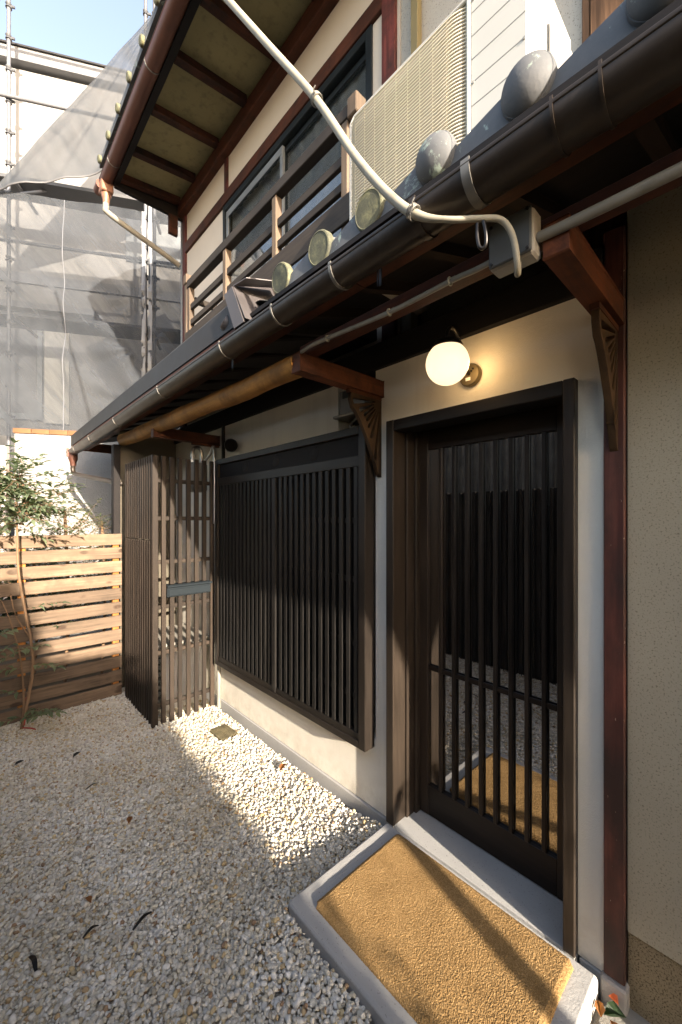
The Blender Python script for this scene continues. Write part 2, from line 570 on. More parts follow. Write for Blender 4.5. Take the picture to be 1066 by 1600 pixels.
def lathe(bm, prof, origin, axis, seg=24):
    """prof: list of (radius, height along axis)"""
    d, s, u = basis(axis)
    o = V(origin)
    rings = []
    for r, h in prof:
        if r < 1e-5:
            rings.append([bm.verts.new(o + d * h)])
        else:
            rings.append([bm.verts.new(o + d * h + (s * math.cos(2 * math.pi * k / seg) + u * math.sin(2 * math.pi * k / seg)) * r) for k in range(seg)])
    for a, b in zip(rings, rings[1:]):
        for k in range(seg):
            k2 = (k + 1) % seg
            if len(a) == 1 and len(b) == 1:
                continue
            if len(a) == 1:
                bm.faces.new((a[0], b[k2], b[k]))
            elif len(b) == 1:
                bm.faces.new((a[k], a[k2], b[0]))
            else:
                bm.faces.new((a[k], a[k2], b[k2], b[k]))


def prism(bm, poly, d):
    """closed polygon (3-D points) pushed along vector d"""
    a = [bm.verts.new(V(p)) for p in poly]
    b = [bm.verts.new(V(p) + V(d)) for p in poly]
    bm.faces.new(a)
    bm.faces.new(list(reversed(b)))
    n = len(a)
    for i in range(n):
        bm.faces.new((a[i], b[i], b[(i + 1) % n], a[(i + 1) % n]))


def quad(bm, a, b, c, d):
    bm.faces.new([bm.verts.new(V(p)) for p in (a, b, c, d)])


def wpos(o):
    p = V((0, 0, 0))
    while o is not None:
        p = p + o.location
        o = o.parent
    return p


def put(name, bm, mat, parent=None, smooth=None, label=None, kind=None, cat=None, group=None):
    """link a bmesh given in world coordinates as one object, origin at the foot of its box"""
    bmesh.ops.recalc_face_normals(bm, faces=bm.faces[:])
    me = bpy.data.meshes.new(name)
    xs = [v.co for v in bm.verts]
    c = V(((min(p.x for p in xs) + max(p.x for p in xs)) / 2, (min(p.y for p in xs) + max(p.y for p in xs)) / 2, min(p.z for p in xs)))
    bmesh.ops.translate(bm, verts=bm.verts[:], vec=-c)
    bm.to_mesh(me)
    bm.free()
    if smooth is not None:
        me.shade_smooth()
        me.set_sharp_from_angle(angle=R(smooth))
    me.materials.append(mat)
    o = bpy.data.objects.new(name, me)
    COL.objects.link(o)
    if parent is not None:
        o.parent = parent
        o.location = c - wpos(parent)
    else:
        o.location = c
    return tag(o, label, cat, group, kind)


def tag(o, label=None, cat=None, group=None, kind=None):
    for k, v in (('label', label), ('category', cat), ('group', group), ('kind', kind)):
        if v:
            o[k] = v
    return o


def thing(name, loc, label, cat, group=None):
    o = bpy.data.objects.new(name, None)
    o.empty_display_size = 0.1
    COL.objects.link(o)
    o.location = loc
    return tag(o, label, cat, group)


def dup(o, delta):
    c = o.copy()
    COL.objects.link(c)
    c.location = o.location + V(delta)
    return c


def B():
    return bmesh.new()


def boxes(name, lst, mat, parent, bev=0.0, **kw):
    bm = B()
    for b in lst:
        box(bm, *b, bev=bev)
    return put(name, bm, mat, parent, **kw)


def bars(name, lst, mat, parent, bev=0.0, **kw):
    bm = B()
    for b in lst:
        bar(bm, *b, bev=bev)
    return put(name, bm, mat, parent, **kw)


# ================================================================== ground
bm = B()
quad(bm, (-60, -60, -0.02), (60, -60, -0.02), (60, 60, -0.02), (-60, 60, -0.02))
put('ground', bm, M_EARTH, kind='structure', label='bare earth under and beyond the gravel yard')

# gravel: single stones on a jittered grid, in three layers
variants = bpy.data.collections.new('gravel stones')
for k in range(7):
    bm = B()
    bmesh.ops.create_icosphere(bm, subdivisions=2, radius=0.5)
    rr = random.Random(k)
    off = V((rr.random() * 50, rr.random() * 50, rr.random() * 50))
    ax = (rr.uniform(0.9, 1.25), rr.uniform(0.65, 0.95), rr.uniform(0.5, 0.75))
    for v in bm.verts:
        n = mnoise.noise(v.co * 2.1 + off) * 0.30 + mnoise.noise(v.co * 4.7 + off) * 0.10
        v.co = V((v.co.x * ax[0], v.co.y * ax[1], v.co.z * ax[2])) * (1 + n)
    me = bpy.data.meshes.new('pebble')
    bm.to_mesh(me)
    bm.free()
    me.shade_smooth()
    me.materials.append(M_STONE)
    variants.objects.link(bpy.data.objects.new('pebble', me))

STEP = (0.945, 1.57, 0.39, 1.337)       # doorstep outline x0 x1 y0 y1


def gravel_ok(x, y):
    if x > 1.555 and y > 0.3:
        return False
    if STEP[0] - 0.008 < x and STEP[2] - 0.02 < y < STEP[3] + 0.004:
        return False
    if y <= STEP[2] - 0.02 and x > 1.30:
        return False
    if 1.335 < x < 1.485 and 2.72 < y < 2.93:
        return False
    return True


pts, scl, rot, idx = [], [], [], []
rg = random.Random(11)
for layer, (pitch, zz) in enumerate(((0.0125, -0.005), (0.0145, 0.001), (0.023, 0.008))):
    nx = int(2.25 / pitch)
    y = -1.2
    while y < 4.25:
        for i in range(nx):
            x = -0.66 + (i + rg.uniform(-0.1, 1.1)) * pitch
            yy = y + rg.uniform(-0.6, 0.6) * pitch
            far = x < -0.15 or yy < -0.3
            if far and rg.random() < 0.35:
                continue
            if not gravel_ok(x, yy):
                continue
            und = mnoise.noise(V((x * 2.2, yy * 2.2, 0.3))) * 0.006 + mnoise.noise(V((x * 7, yy * 7, 1.3))) * 0.004
            ddx = max(STEP[0] - x, 0.0)
            ddy = max(yy - STEP[3], 0.0)
            und += 0.042 * math.exp(-((ddx * ddx + ddy * ddy) / 0.02)) + 0.012 * math.exp(-((1.59 - x) / 0.25) ** 2)
            pts.append((x, yy, zz + und + rg.uniform(-0.003, 0.003)))
            scl.append(rg.choice((0.009, 0.012, 0.015, 0.017, 0.019, 0.023)) * rg.uniform(0.85, 1.15))
            rot.append((rg.gauss(0, 0.33), rg.gauss(0, 0.33), rg.uniform(0, 6.283)))
            idx.append(rg.randrange(7))
        y += pitch
me = bpy.data.meshes.new('gravel')
me.from_pydata(pts, [], [])
a = me.attributes.new('scl', 'FLOAT', 'POINT')
a.data.foreach_set('value', scl)
a = me.attributes.new('rot', 'FLOAT_VECTOR', 'POINT')
a.data.foreach_set('vector', [c for r_ in rot for c in r_])
a = me.attributes.new('idx', 'INT', 'POINT')
a.data.foreach_set('value', idx)
gravel = bpy.data.objects.new('gravel', me)
COL.objects.link(gravel)
tag(gravel, 'pale cream and white river gravel spread over the yard', None, None, 'stuff')
ng = bpy.data.node_groups.new('gravel scatter', 'GeometryNodeTree')
ng.interface.new_socket('Geometry', in_out='INPUT', socket_type='NodeSocketGeometry')
ng.interface.new_socket('Geometry', in_out='OUTPUT', socket_type='NodeSocketGeometry')
gi, go = ng.nodes.new('NodeGroupInput'), ng.nodes.new('NodeGroupOutput')
ci = ng.nodes.new('GeometryNodeCollectionInfo')
ci.inputs['Collection'].default_value = variants
ci.inputs['Separate Children'].default_value = True
ci.inputs['Reset Children'].default_value = True
ip = ng.nodes.new('GeometryNodeInstanceOnPoints')
ip.inputs['Pick Instance'].default_value = True


def attr(name, typ):
    nd = ng.nodes.new('GeometryNodeInputNamedAttribute')
    nd.data_type = typ
    nd.inputs['Name'].default_value = name
    return [s for s in nd.outputs if s.enabled and s.name == 'Attribute'][0]


ng.links.new(gi.outputs[0], ip.inputs['Points'])
ng.links.new(ci.outputs[0], ip.inputs['Instance'])
ng.links.new(attr('idx', 'INT'), ip.inputs['Instance Index'])
ng.links.new(attr('rot', 'FLOAT_VECTOR'), ip.inputs['Rotation'])
ng.links.new(attr('scl', 'FLOAT'), ip.inputs['Scale'])
ng.links.new(ip.outputs[0], go.inputs[0])
md = gravel.modifiers.new('scatter', 'NODES')
md.node_group = ng

# bed below the stones and the concrete channel right of the doorstep
boxes('gravel_bed', [(-0.67, 1.57, -1.4, 4.3, -0.018, -0.006)], plaster('gravel bed grit', (0.40, 0.36, 0.29), 120, 1.0, 0.01, 0.3), None,
      kind='structure', label='grit bed under the gravel')
boxes('channel', [(1.30, 1.66, -1.4, 0.372, -0.004, 0.006)], plaster('grey concrete', (0.24, 0.23, 0.205), 120, 0.5, 0.004, 0.2), None, kind='structure', label='smooth concrete strip at the foot of the stucco wall')  # one even grey, darker than the doorstep concrete

# doorstep and mat -------------------------------------------------
bm = B()
box(bm, STEP[0], STEP[1], STEP[2], STEP[3], -0.01, 0.08, bev=0.010)
bmesh.ops.bevel(bm, geom=[e for e in bm.edges], offset=0.003, segments=1, affect='EDGES')
step = put('doorstep', bm, M_CONC, None, label='low pale concrete doorstep under the golden doormat', cat='doorstep')
boxes('sill', [(1.572, 1.80, 0.466, 1.334, 0.02, 0.082)], M_CONC, step, 0.002, label='smooth concrete door sill')

bm = B()
MX0, MX1, MY0, MY1 = 1.008, 1.545, 0.455, 1.246
nx, ny = 210, 310
gr = [[None] * (ny + 1) for _ in range(nx + 1)]
for i in range(nx + 1):
    for j in range(ny + 1):
        u, w = i / nx, j / ny
        x, y = MX0 + (MX1 - MX0) * u, MY0 + (MY1 - MY0) * w
        ed = min(i, nx - i, j, ny - j)
        e = min(1.0, ed / 8.0)
        h = 0.017 * math.sqrt(e) + (random.random() * 0.0022 + mnoise.noise(V((x * 9, y * 9, 4))) * 0.0015) * (1 if ed else 0)
        cx = 0.012 * max(0, 1 - min(i, nx - i) / 8.0) * max(0, 1 - min(j, ny - j) / 8.0)
        x += (cx if i < nx / 2 else -cx) + random.uniform(-.001, .001)
        y += (cx if j < ny / 2 else -cx) + random.uniform(-.001, .001) + (0.004 * mnoise.noise(V((x * 6, 0, 2))) if j in (0, ny) else 0)
        gr[i][j] = bm.verts.new((x, y, 0.0815 + h))
for i in range(nx):
    for j in range(ny):
        bm.faces.new((gr[i][j], gr[i + 1][j], gr[i + 1][j + 1], gr[i][j + 1]))
loop = [gr[i][0] for i in range(nx + 1)] + [gr[nx][j] for j in range(1, ny + 1)] + [gr[i][ny] for i in range(nx - 1, -1, -1)] + [gr[0][j] for j in range(ny - 1, 0, -1)]
bm.faces.new(loop)
put('doormat', bm, M_COIR, None, label='golden brown coir doormat lying on the concrete doorstep', cat='doormat')

# drain cover
bm = B()
D = [V((1.343, 2.921, 0)), V((1.475, 2.925, 0)), V((1.485, 2.735, 0)), V((1.345, 2.725, 0))]
prism(bm, [p + V((0, 0, 0.004)) for p in D], (0, 0, 0.010))
for k in range(1, 12):
    for (a, b, c, d) in ((0, 1, 3, 2), (0, 3, 1, 2)):
        t = k / 12
        bar(bm, D[a].lerp(D[b], t) + V((0, 0, 0.016)), D[c].lerp(D[d], t) + V((0, 0, 0.016)), 0.005, 0.006)
put('drain_cover', bm, M_IRON, None, label='small square rusty drain cover set in the sunlit gravel', cat='drain cover')

# ================================================================== the house
XW = 1.6
house = thing('townhouse', (1.6, 1.5, 0), 'old two storey wooden townhouse with cream plaster, dark lattices and red brown timber', 'house')


def hb(name, lst, mat, bev=0.003, parent=None, **kw):
    return boxes(name, lst, mat, parent or house, bev, **kw)


# lower plaster wall with door and window openings
hb('wall', [
    (XW, 1.80, 0.383, 0.463, 0.072, 2.44), (XW, 1.80, 0.463, 1.337, 2.143, 2.44),
    (XW, 1.80, 1.337, 1.44, 0.072, 2.44), (XW, 1.80, 1.44, 5.45, 0.072, 0.45),
    (XW, 1.80, 1.74, 3.18, 2.06, 2.44), (XW + 0.004, 1.80, 3.22, 5.45, 0.45, 2.44)], M_WALL, 0.0)
hb('plinth', [(XW - 0.012, 1.82, 1.334, 5.46, -0.05, 0.068), (XW - 0.006, 1.82, 0.383, 0.458, -0.05, 0.068)], M_CONC, 0.003)
hb('stucco_wall', [(XW, 1.80, -8.0, 0.318, 0.262, 2.70)], M_STUCCO, 0.004, label='speckled beige stucco wall beside the red post')
hb('wall_base', [(XW + 0.010, 1.80, -8.0, 0.318, -0.05, 0.258)], M_PEBBLE, 0.003, label='brown exposed aggregate base of the stucco wall')
hb('post', [(XW - 0.016, 1.72, 0.320, 0.381, 0.085, 2.62)], M_POST, 0.004, label='worn red ochre corner post right of the door')
hb('post_stone', [(XW - 0.030, 1.74, 0.312, 0.388, -0.02, 0.083)], plaster('footing stone', (0.33, 0.31, 0.29), 120, 0.5, 0.004, 0.2), 0.006)
# dark wall board above the plaster, and the niche beside the bracket
hb('wall_plate', [(XW - 0.022, 1.80, 0.383, 5.45, 2.442, 2.575)], M_BLACK_Y, 0.004)
hb('niche_lining', [(1.72, 1.80, 1.442, 1.738, 2.06, 2.44)], M_BLACK_Y, 0.0)
hb('post', [(1.585, 1.66, 3.182, 3.218, 0.452, 2.44)], M_FRAME_Z, 0.003)

# wing wall at the end of the yard
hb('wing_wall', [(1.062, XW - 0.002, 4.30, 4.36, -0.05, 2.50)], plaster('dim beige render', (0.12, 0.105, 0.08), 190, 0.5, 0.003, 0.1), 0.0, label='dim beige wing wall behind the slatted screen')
hb('corner_post', [(1.00, 1.06, 4.27, 4.36, -0.05, 2.36)], M_BLACK_Y, 0.004)

# door casing -------------------------------------------------------
casing = hb('door_frame', [
    (1.562, 1.66, 1.288, 1.337, 0.082, 2.143), (1.66, 1.72, 1.276, 1.337, 0.082, 2.143), (1.72, 1.80, 1.262, 1.337, 0.082, 2.143),
    (1.562, 1.74, 0.463, 0.502, 0.082, 2.143), (1.74, 1.80, 0.463, 0.520, 0.082, 2.143)], M_FRAME_Z, 0.003)
hb('lintel', [(1.563, 1.66, 0.5025, 1.2875, 2.088, 2.142), (1.66, 1.73, 0.5025, 1.2755, 2.100, 2.142), (1.73, 1.80, 0.5205, 1.2615, 2.115, 2.142)],
   M_FRAME_Y, 0.003, parent=casing)
hb('jamb_foot', [(1.566, 1.60, 1.290, 1.334, 0.060, 0.0815)], M_CONC, 0.002, parent=casing)

# sliding door
door = hb('sliding_door', [
    (1.752, 1.790, 1.212, 1.276, 0.090, 2.112), (1.752, 1.790, 0.522, 0.584, 0.090, 2.112)], M_DOOR_Z, 0.002,
    label='dark brown latticed sliding door with tall glass')
hb('rail', [(1.754, 1.788, 0.5845, 1.2115, 0.090, 0.246)], M_DOOR_Y, 0.002, parent=door)
hb('rail', [(1.754, 1.788, 0.5845, 1.2115, 2.004, 2.112)], M_DOOR_Y, 0.002, parent=door)
hb('rail', [(1.754, 1.766, 0.5845, 1.2115, 0.850, 0.874)], M_DOOR_Y, 0.002, parent=door)
s0 = hb('slat', [(1.750, 1.768, 1.127, 1.146, 0.2465, 2.0035)], M_DOOR_Z, 0.0025, parent=door)
for yy in (1.060, 0.988, 0.917, 0.846, 0.775, 0.705, 0.634):
    dup(s0, (0, yy - 1.136, 0))
hb('glass', [(1.770, 1.776, 0.5845, 1.2115, 0.246, 2.004)], M_GLASS, 0.0, parent=door)
hb('pull', [(1.7485, 1.7545, 0.548, 0.566, 0.88, 1.02)], M_BLACK, 0.002, parent=door)
bm = B()
lathe(bm, [(0.0, 0.010), (0.008, 0.010), (0.012, 0.004), (0.012, 0.0)], (1.752, 0.545, 0.79), (-1, 0, 0), 14)
put('lock', bm, M_CHROME, door, 40)

# lattice window -----------------------------------------------------
XF = 1.522
lat = hb('lattice_window', [
    (XF, 1.5985, 1.4465, 1.498, 0.404, 2.141), (XF, 1.5985, 3.165, 3.215, 0.404, 2.141),
    (XF, 1.5985, 1.4985, 3.1645, 0.404, 0.445), (XF, 1.5985, 1.4985, 3.1645, 2.098, 2.141)], M_FRAME_Z, 0.003,
    label='black brown wooden lattice window standing proud of the plaster')
hb('header_board', [(XF + 0.022, 1.590, 1.4985, 3.1645, 1.985, 2.0975)], M_BLACK_Y, 0.002, parent=lat)
for yy in (1.90, 2.32, 2.74):
    bm = B()
    lathe(bm, [(0.0, 0.004), (0.036, 0.004), (0.045, 0.0)], (XF + 0.0215, yy, 2.045), (-1, 0, 0), 20)
    put('knot_boss', bm, M_BLACK_Y, lat, 40)
hb('head_rail', [(XF + 0.006, 1.575, 1.4985, 3.1645, 1.925, 1.9845)], M_FRAME_Y, 0.003, parent=lat)
for (ya, yb) in ((1.4985, 2.297), (2.343, 3.1645)):
    hb('rail', [(XF + 0.006, 1.560, ya, yb, 0.4455, 0.482)], M_FRAME_Y, 0.002, parent=lat)
    for zz in (0.665, 0.952, 1.305, 1.632):
        hb('rail', [(XF + 0.0280, XF + 0.044, ya, yb, zz - 0.016, zz + 0.016)], M_FRAME_Y, 0.002, parent=lat)
hb('stile', [(XF + 0.002, 1.57, 2.2975, 2.3425, 0.4455, 1.9245)], M_SLAT, 0.003, parent=lat)
s1 = hb('slat', [(XF + 0.008, XF + 0.0275, 1.511, 1.5405, 0.4825, 1.9245)], M_SLAT, 0.002, parent=lat)
n1 = 13
for k in range(1, n1):
    dup(s1, (0, 0.0602 * k, 0))
for k in range(14):
    dup(s1, (random.uniform(-.001, .001), 2.372 - 1.515 + 0.0575 * k, 0))
# second, finer row of slats just behind
s2 = hb('rear_slat', [(XF + 0.046, XF + 0.060, 1.532, 1.548, 0.4825, 1.9245)], M_SLAT, 0.0, parent=lat)
for k in range(1, n1):
    dup(s2, (0, 0.0602 * k, 0))
for k in range(14):
    dup(s2, (0, 2.389 - 1.532 + 0.0575 * k, 0))
hb('window_glass', [(1.584, 1.590, 1.4985, 3.1645, 0.446, 1.984)], M_GLASS, 0.0, parent=lat)

# eaves timbers -------------------------------------------------------
def arm(y, w=0.052):
    bm = B()
    bar(bm, (1.043, y, 2.327), (1.598, y, 2.327), w, 0.082, 0.004)
    put('bracket_arm', bm, M_RED_X, house)
    bm = B()
    box(bm, 1.36, 1.598, y - 0.013, y + 0.013, 2.268, 2.2855)
    return put('corbel_block', bm, M_RED_X, house)


for yy in (0.350, 1.409, 3.300):
    arm(yy)

bm = B()
lp, lr = [], []
for k in range(36):
    t = k / 35
    y = 1.435 + (4.27 - 1.435) * t
    lp.append((1.085 + 0.012 * mnoise.noise(V((y * 1.7, 0, 0))), y, 2.335 + 0.075 * t ** 1.3 + 0.012 * mnoise.noise(V((y * 1.4, 3, 0)))))
    lr.append(0.051 + 0.006 * mnoise.noise(V((y * 2.3, 7, 0))) + 0.008 * t)
tube(bm, lp, lr, 18)
for v in bm.verts:
    v.co += V((mnoise.noise(v.co * 9), 0, mnoise.noise(v.co * 9 + V((5, 5, 5))))) * 0.004
put('log_purlin', bm, M_LOG, house, 50, label='yellowish round log under the left eaves')
hb('purlin', [(1.080, 1.140, -8.0, 1.432, 2.369, 2.415)], M_RED_Y, 0.004)

# soffit: boards sloping up from the edge
def soff(x):
    return 2.520 + (x - 0.90) * 0.34


bm = B()
prism(bm, [(0.905, -8, soff(0.905) + 0.012), (1.80, -8, soff(1.80) + 0.012), (1.80, -8, soff(1.80) + 0.03), (0.905, -8, soff(0.905) + 0.03)], (0, 13.8, 0))
put('soffit', bm, M_BLACK_Y, house)
for (ya, yb) in ((-8, -0.42), (-0.418, 1.02), (1.022, 2.6), (2.602, 5.8)):
    hb('eave_board', [(0.925, 1.075, ya, yb, 2.500, 2.518)], M_RED_Y, 0.002)
bm = B()
bar(bm, (0.93, 0.2, soff(0.93) - 0.012), (1.598, 0.2, soff(1.598) - 0.012), 0.036, 0.044, 0.003)
rf = put('rafter', bm, M_BLACK_X, house)
for k in range(-4, 17):
    if k:
        dup(rf, (0, 0.31 * k, 0))

# gutter (half round, open on top) with straps
def gutter(ya, yb, x, z, r, mat, name='gutter'):
    bm = B()
    seg = 20
    for rr_, flip in ((r, 0), (r - 0.003, 1)):
        rings = []
        for yy in (ya, yb):
            rings.append([bm.verts.new((x + rr_ * math.cos(math.pi + math.pi * k / seg), yy, z + rr_ * math.sin(math.pi + math.pi * k / seg))) for k in range(seg + 1)])
        for k in range(seg):
            bm.faces.new((rings[0][k], rings[0][k + 1], rings[1][k + 1], rings[1][k]))
        if flip == 0:
            outer = rings
        else:
            for e in (0, 1):
                for k in range(seg):
                    bm.faces.new((outer[e][k], outer[e][k + 1], rings[e][k + 1], rings[e][k]))
            for k in (0, seg):
                bm.faces.new((outer[0][k], outer[1][k], rings[1][k], rings[0][k]))
    # rolled front bead and end caps
    tube(bm, [(x - r + 0.002, ya, z + 0.001), (x - r + 0.002, yb, z + 0.001)], 0.006, 8)
    return put(name, bm, mat, house, 45)


GX, GZ, GR = 0.902, 2.462, 0.054
g1 = gutter(0.585, 5.85, GX, GZ + 0.000, GR - 0.002, M_GUTTER)
g2 = gutter(-8.0, 0.650, GX, GZ + 0.006, GR + 0.004, M_GUTTER)


def strap(y, x, z, r, parent, mat=M_CLIP, w=0.012, name='strap'):
    bm = B()
    n = 18
    R0, R1 = r + 0.0005, r + 0.0035
    rows = []
    for k in range(n + 1):
        a = math.pi * 0.93 + math.pi * 1.07 * k / n
        rows.append([(x + rr_ * math.cos(a), y + s * w / 2, z + rr_ * math.sin(a)) for rr_ in (R0, R1) for s in (-1, 1)])
    vs = [[bm.verts.new(p) for p in r_] for r_ in rows]
    for a, b in zip(vs, vs[1:]):
        for (i, j) in ((0, 1), (1, 3), (3, 2), (2, 0)):
            bm.faces.new((a[i], a[j], b[j], b[i]))
    bm.faces.new((vs[0][0], vs[0][1], vs[0][3], vs[0][2]))
    bm.faces.new((vs[-1][0], vs[-1][1], vs[-1][3], vs[-1][2]))
    bar(bm, (x + r, y, z), (x + r + 0.05, y, z + 0.02), w, 0.004)
    return put(name, bm, mat, parent, 40)


strap(0.480, GX, GZ + 0.006, GR + 0.004, g2, w=0.022)
for yy in (0.965, 1.31, 1.75, 2.60, 3.65, 4.60, 5.4):
    strap(yy, GX, GZ, GR - 0.002, g1, w=0.008 if yy > 1 else 0.012)
for yy in (0.208, 0.292):
    strap(yy, GX, GZ + 0.006, GR + 0.004, g2, M_GUTTER, 0.006, 'joint')
strap(0.632, GX, GZ + 0.006, GR + 0.0045, g2, M_GUTTER, 0.020, 'joint')
# hanging iron straps below the eave boards
for yy in (0.88, 1.9):
    bm = B()
    bar(bm, (1.00, yy, 2.50), (1.00, yy, 2.418), 0.012, 0.003)
    bar(bm, (1.00, yy + 0.012, 2.50), (1.00, yy + 0.012, 2.422), 0.003, 0.003)
    put('hanger', bm, M_BLACK, g1)

# gutter outlet, elbow and sloping leader pipe at the far end
bm = B()
lathe(bm, [(0.045, 0.0), (0.05, -0.02), (0.05, -0.08), (0.035, -0.12), (0.032, -0.16), (0.0, -0.16)], (GX, 5.72, GZ - 0.02), (0, 0, 1), 16)
bar(bm, (GX - 0.05, 5.74, GZ + 0.03), (GX - 0.05, 5.74, GZ - 0.07), 0.06, 0.02)
put('outlet', bm, M_COPPER, g1, 40)
bm = B()
tube(bm, smooth_path([(GX, 5.72, GZ - 0.17), (GX, 5.72, GZ - 0.24), (GX + 0.03, 5.62, GZ - 0.29), (GX + 0.17, 4.42, GZ - 0.46), (1.03, 4.34, GZ - 0.48)], 5), 0.026, 12)
put('leader_pipe', bm, M_GUTTER, g1, 50)

# lower roof: metal clad edge on the left, tiles on the right
def roofz(x):
    return 2.600 + (x - 0.93) * 0.36


bm = B()
prism(bm, [(0.90, 1.70, 2.540), (0.92, 1.70, 2.540), (1.92, 1.70, 2.79), (1.92, 1.70, roofz(1.92) + 0.06), (0.93, 1.70, 2.700), (0.90, 1.70, 2.66)], (0, 4.15, 0))
put('metal_roof', bm, M_METAL, house, label='dark sheet metal lower roof left of the tiles')
hb('drip_edge', [(0.905, 0.924, 1.70, 5.86, 2.505, 2.5385)], M_RED_Y, 0.002)
bm = B()
PITCH = 0.2455


def prof(y):
    """height of the wavy tile above the roof plane; ridge at y = 0.1*pitch multiples"""
    f = ((y - 0.1255) / PITCH) % 1.0      # 0 at a ridge, grows towards +Y
    return 0.036 * (0.5 + 0.5 * math.cos(2 * math.pi * f)) ** 1.15 + 0.006


ys = [-8.0 + k * PITCH / 12 for k in range(int((1.66 + 8.0) / (PITCH / 12)) + 1)]
rows = []
for x, dz in ((0.96, 0.0), (1.16, 0.0), (1.162, 0.018), (1.45, 0.018), (1.452, 0.036), (1.93, 0.036)):
    rows.append([bm.verts.new((x, y, roofz(x) - 0.012 + dz + prof(y))) for y in ys])
for a, b in zip(rows, rows[1:]):
    for k in range(len(ys) - 1):
        bm.faces.new((a[k], a[k + 1], b[k + 1], b[k]))
put('tiled_roof', bm, M_TILE, house, 40)
hb('roof_deck', [(0.93, 1.10, -8.0, 1.695, 2.540, 2.556)], M_BLACK_Y, 0.0)
centers = [(0.1255 + PITCH * k) for k in range(-2, 6)]


def tile_parts(yc, domed):
    # front apron following the wave of the tile, with thickness
    bm = B()
    n = 20
    rows = []
    for k in range(n + 1):
        y = yc + PITCH * (1 - k / n) - PITCH * 1.0 + 0.0
        y = yc - PITCH * k / n
        f = k / n
        # dips just right of the disc, climbs to the next one
        top = 0.012 + 0.066 * f ** 1.35 + 0.030 * max(0, 1 - f * 6)
        low = -0.030 - 0.010 * math.sin(math.pi * f)
        xf = 0.935 - 0.006 * math.sin(math.pi * f)
        z0 = 2.602
        rows.append([bm.verts.new((xf, y, z0 + low)), bm.verts.new((xf, y, z0 + top - 0.008)), bm.verts.new((xf + 0.008, y, z0 + top)),
                     bm.verts.new((xf + 0.17, y, z0 + top + 0.058)), bm.verts.new((xf + 0.17, y, z0 + top + 0.040)), bm.verts.new((xf + 0.018, y, z0 + low))])
    for a, b in zip(rows, rows[1:]):
        for i in range(6):
            j = (i + 1) % 6
            bm.faces.new((a[i], a[j], b[j], b[i]))
    bm.faces.new(rows[0])
    bm.faces.new(list(reversed(rows[-1])))
    t = put('eave_tile', bm, M_TILE, house, 50)
    bm = B()
    r = 0.0605
    if domed:
        pr = [(0.0, 0.040), (0.020, 0.0375), (0.038, 0.030), (0.0515, 0.0185), (0.0565, 0.011), (0.0570, 0.0085), (0.0585, 0.0080), (r, 0.001), (r, -0.012), (0.052, -0.020), (0.0, -0.020)]
    else:
        pr = [(0.0, 0.006), (0.052, 0.0055), (0.0535, 0.0068), (0.058, 0.005), (r, 0.0), (r, -0.018), (0.052, -0.026), (0.040, -0.06), (0.0, -0.06)]
    lathe(bm, pr, (0.925, yc, 2.622), (-1, 0.0, -0.12), 32)
    put('disc', bm, M_TILE if domed else M_DISC, t, 35)


for yc in centers:
    tile_parts(yc, yc < 0.75)
# folded grey flashing closing the tile row
bm = B()
prism(bm, [(0.872, 1.545, 2.515), (0.872, 1.655, 2.70), (0.90, 1.690, 2.735), (1.10, 1.690, 2.80), (1.10, 1.60, 2.62), (0.90, 1.545, 2.515)], (0, 0.005, 0.0))
prism(bm, [(0.872, 1.655, 2.70), (1.08, 1.655, 2.775), (1.08, 1.50, 2.73), (0.885, 1.56, 2.70)], (0, 0, 0.004))
prism(bm, [(0.868, 1.552, 2.50), (0.868, 1.66, 2.70), (0.868, 1.735, 2.69), (0.868, 1.64, 2.50)], (0.005, 0, 0))
put('flashing', bm, M_GREYFLASH, house)
bm = B()
lathe(bm, [(0.0, 0.02), (0.040, 0.015), (0.045, 0.0), (0.045, -0.10), (0, -0.10)], (0.915, 1.80, 2.60), (-0.6, 0.2, 0.35), 14)
put('scrap_cap', bm, M_GREYFLASH, house, 40)

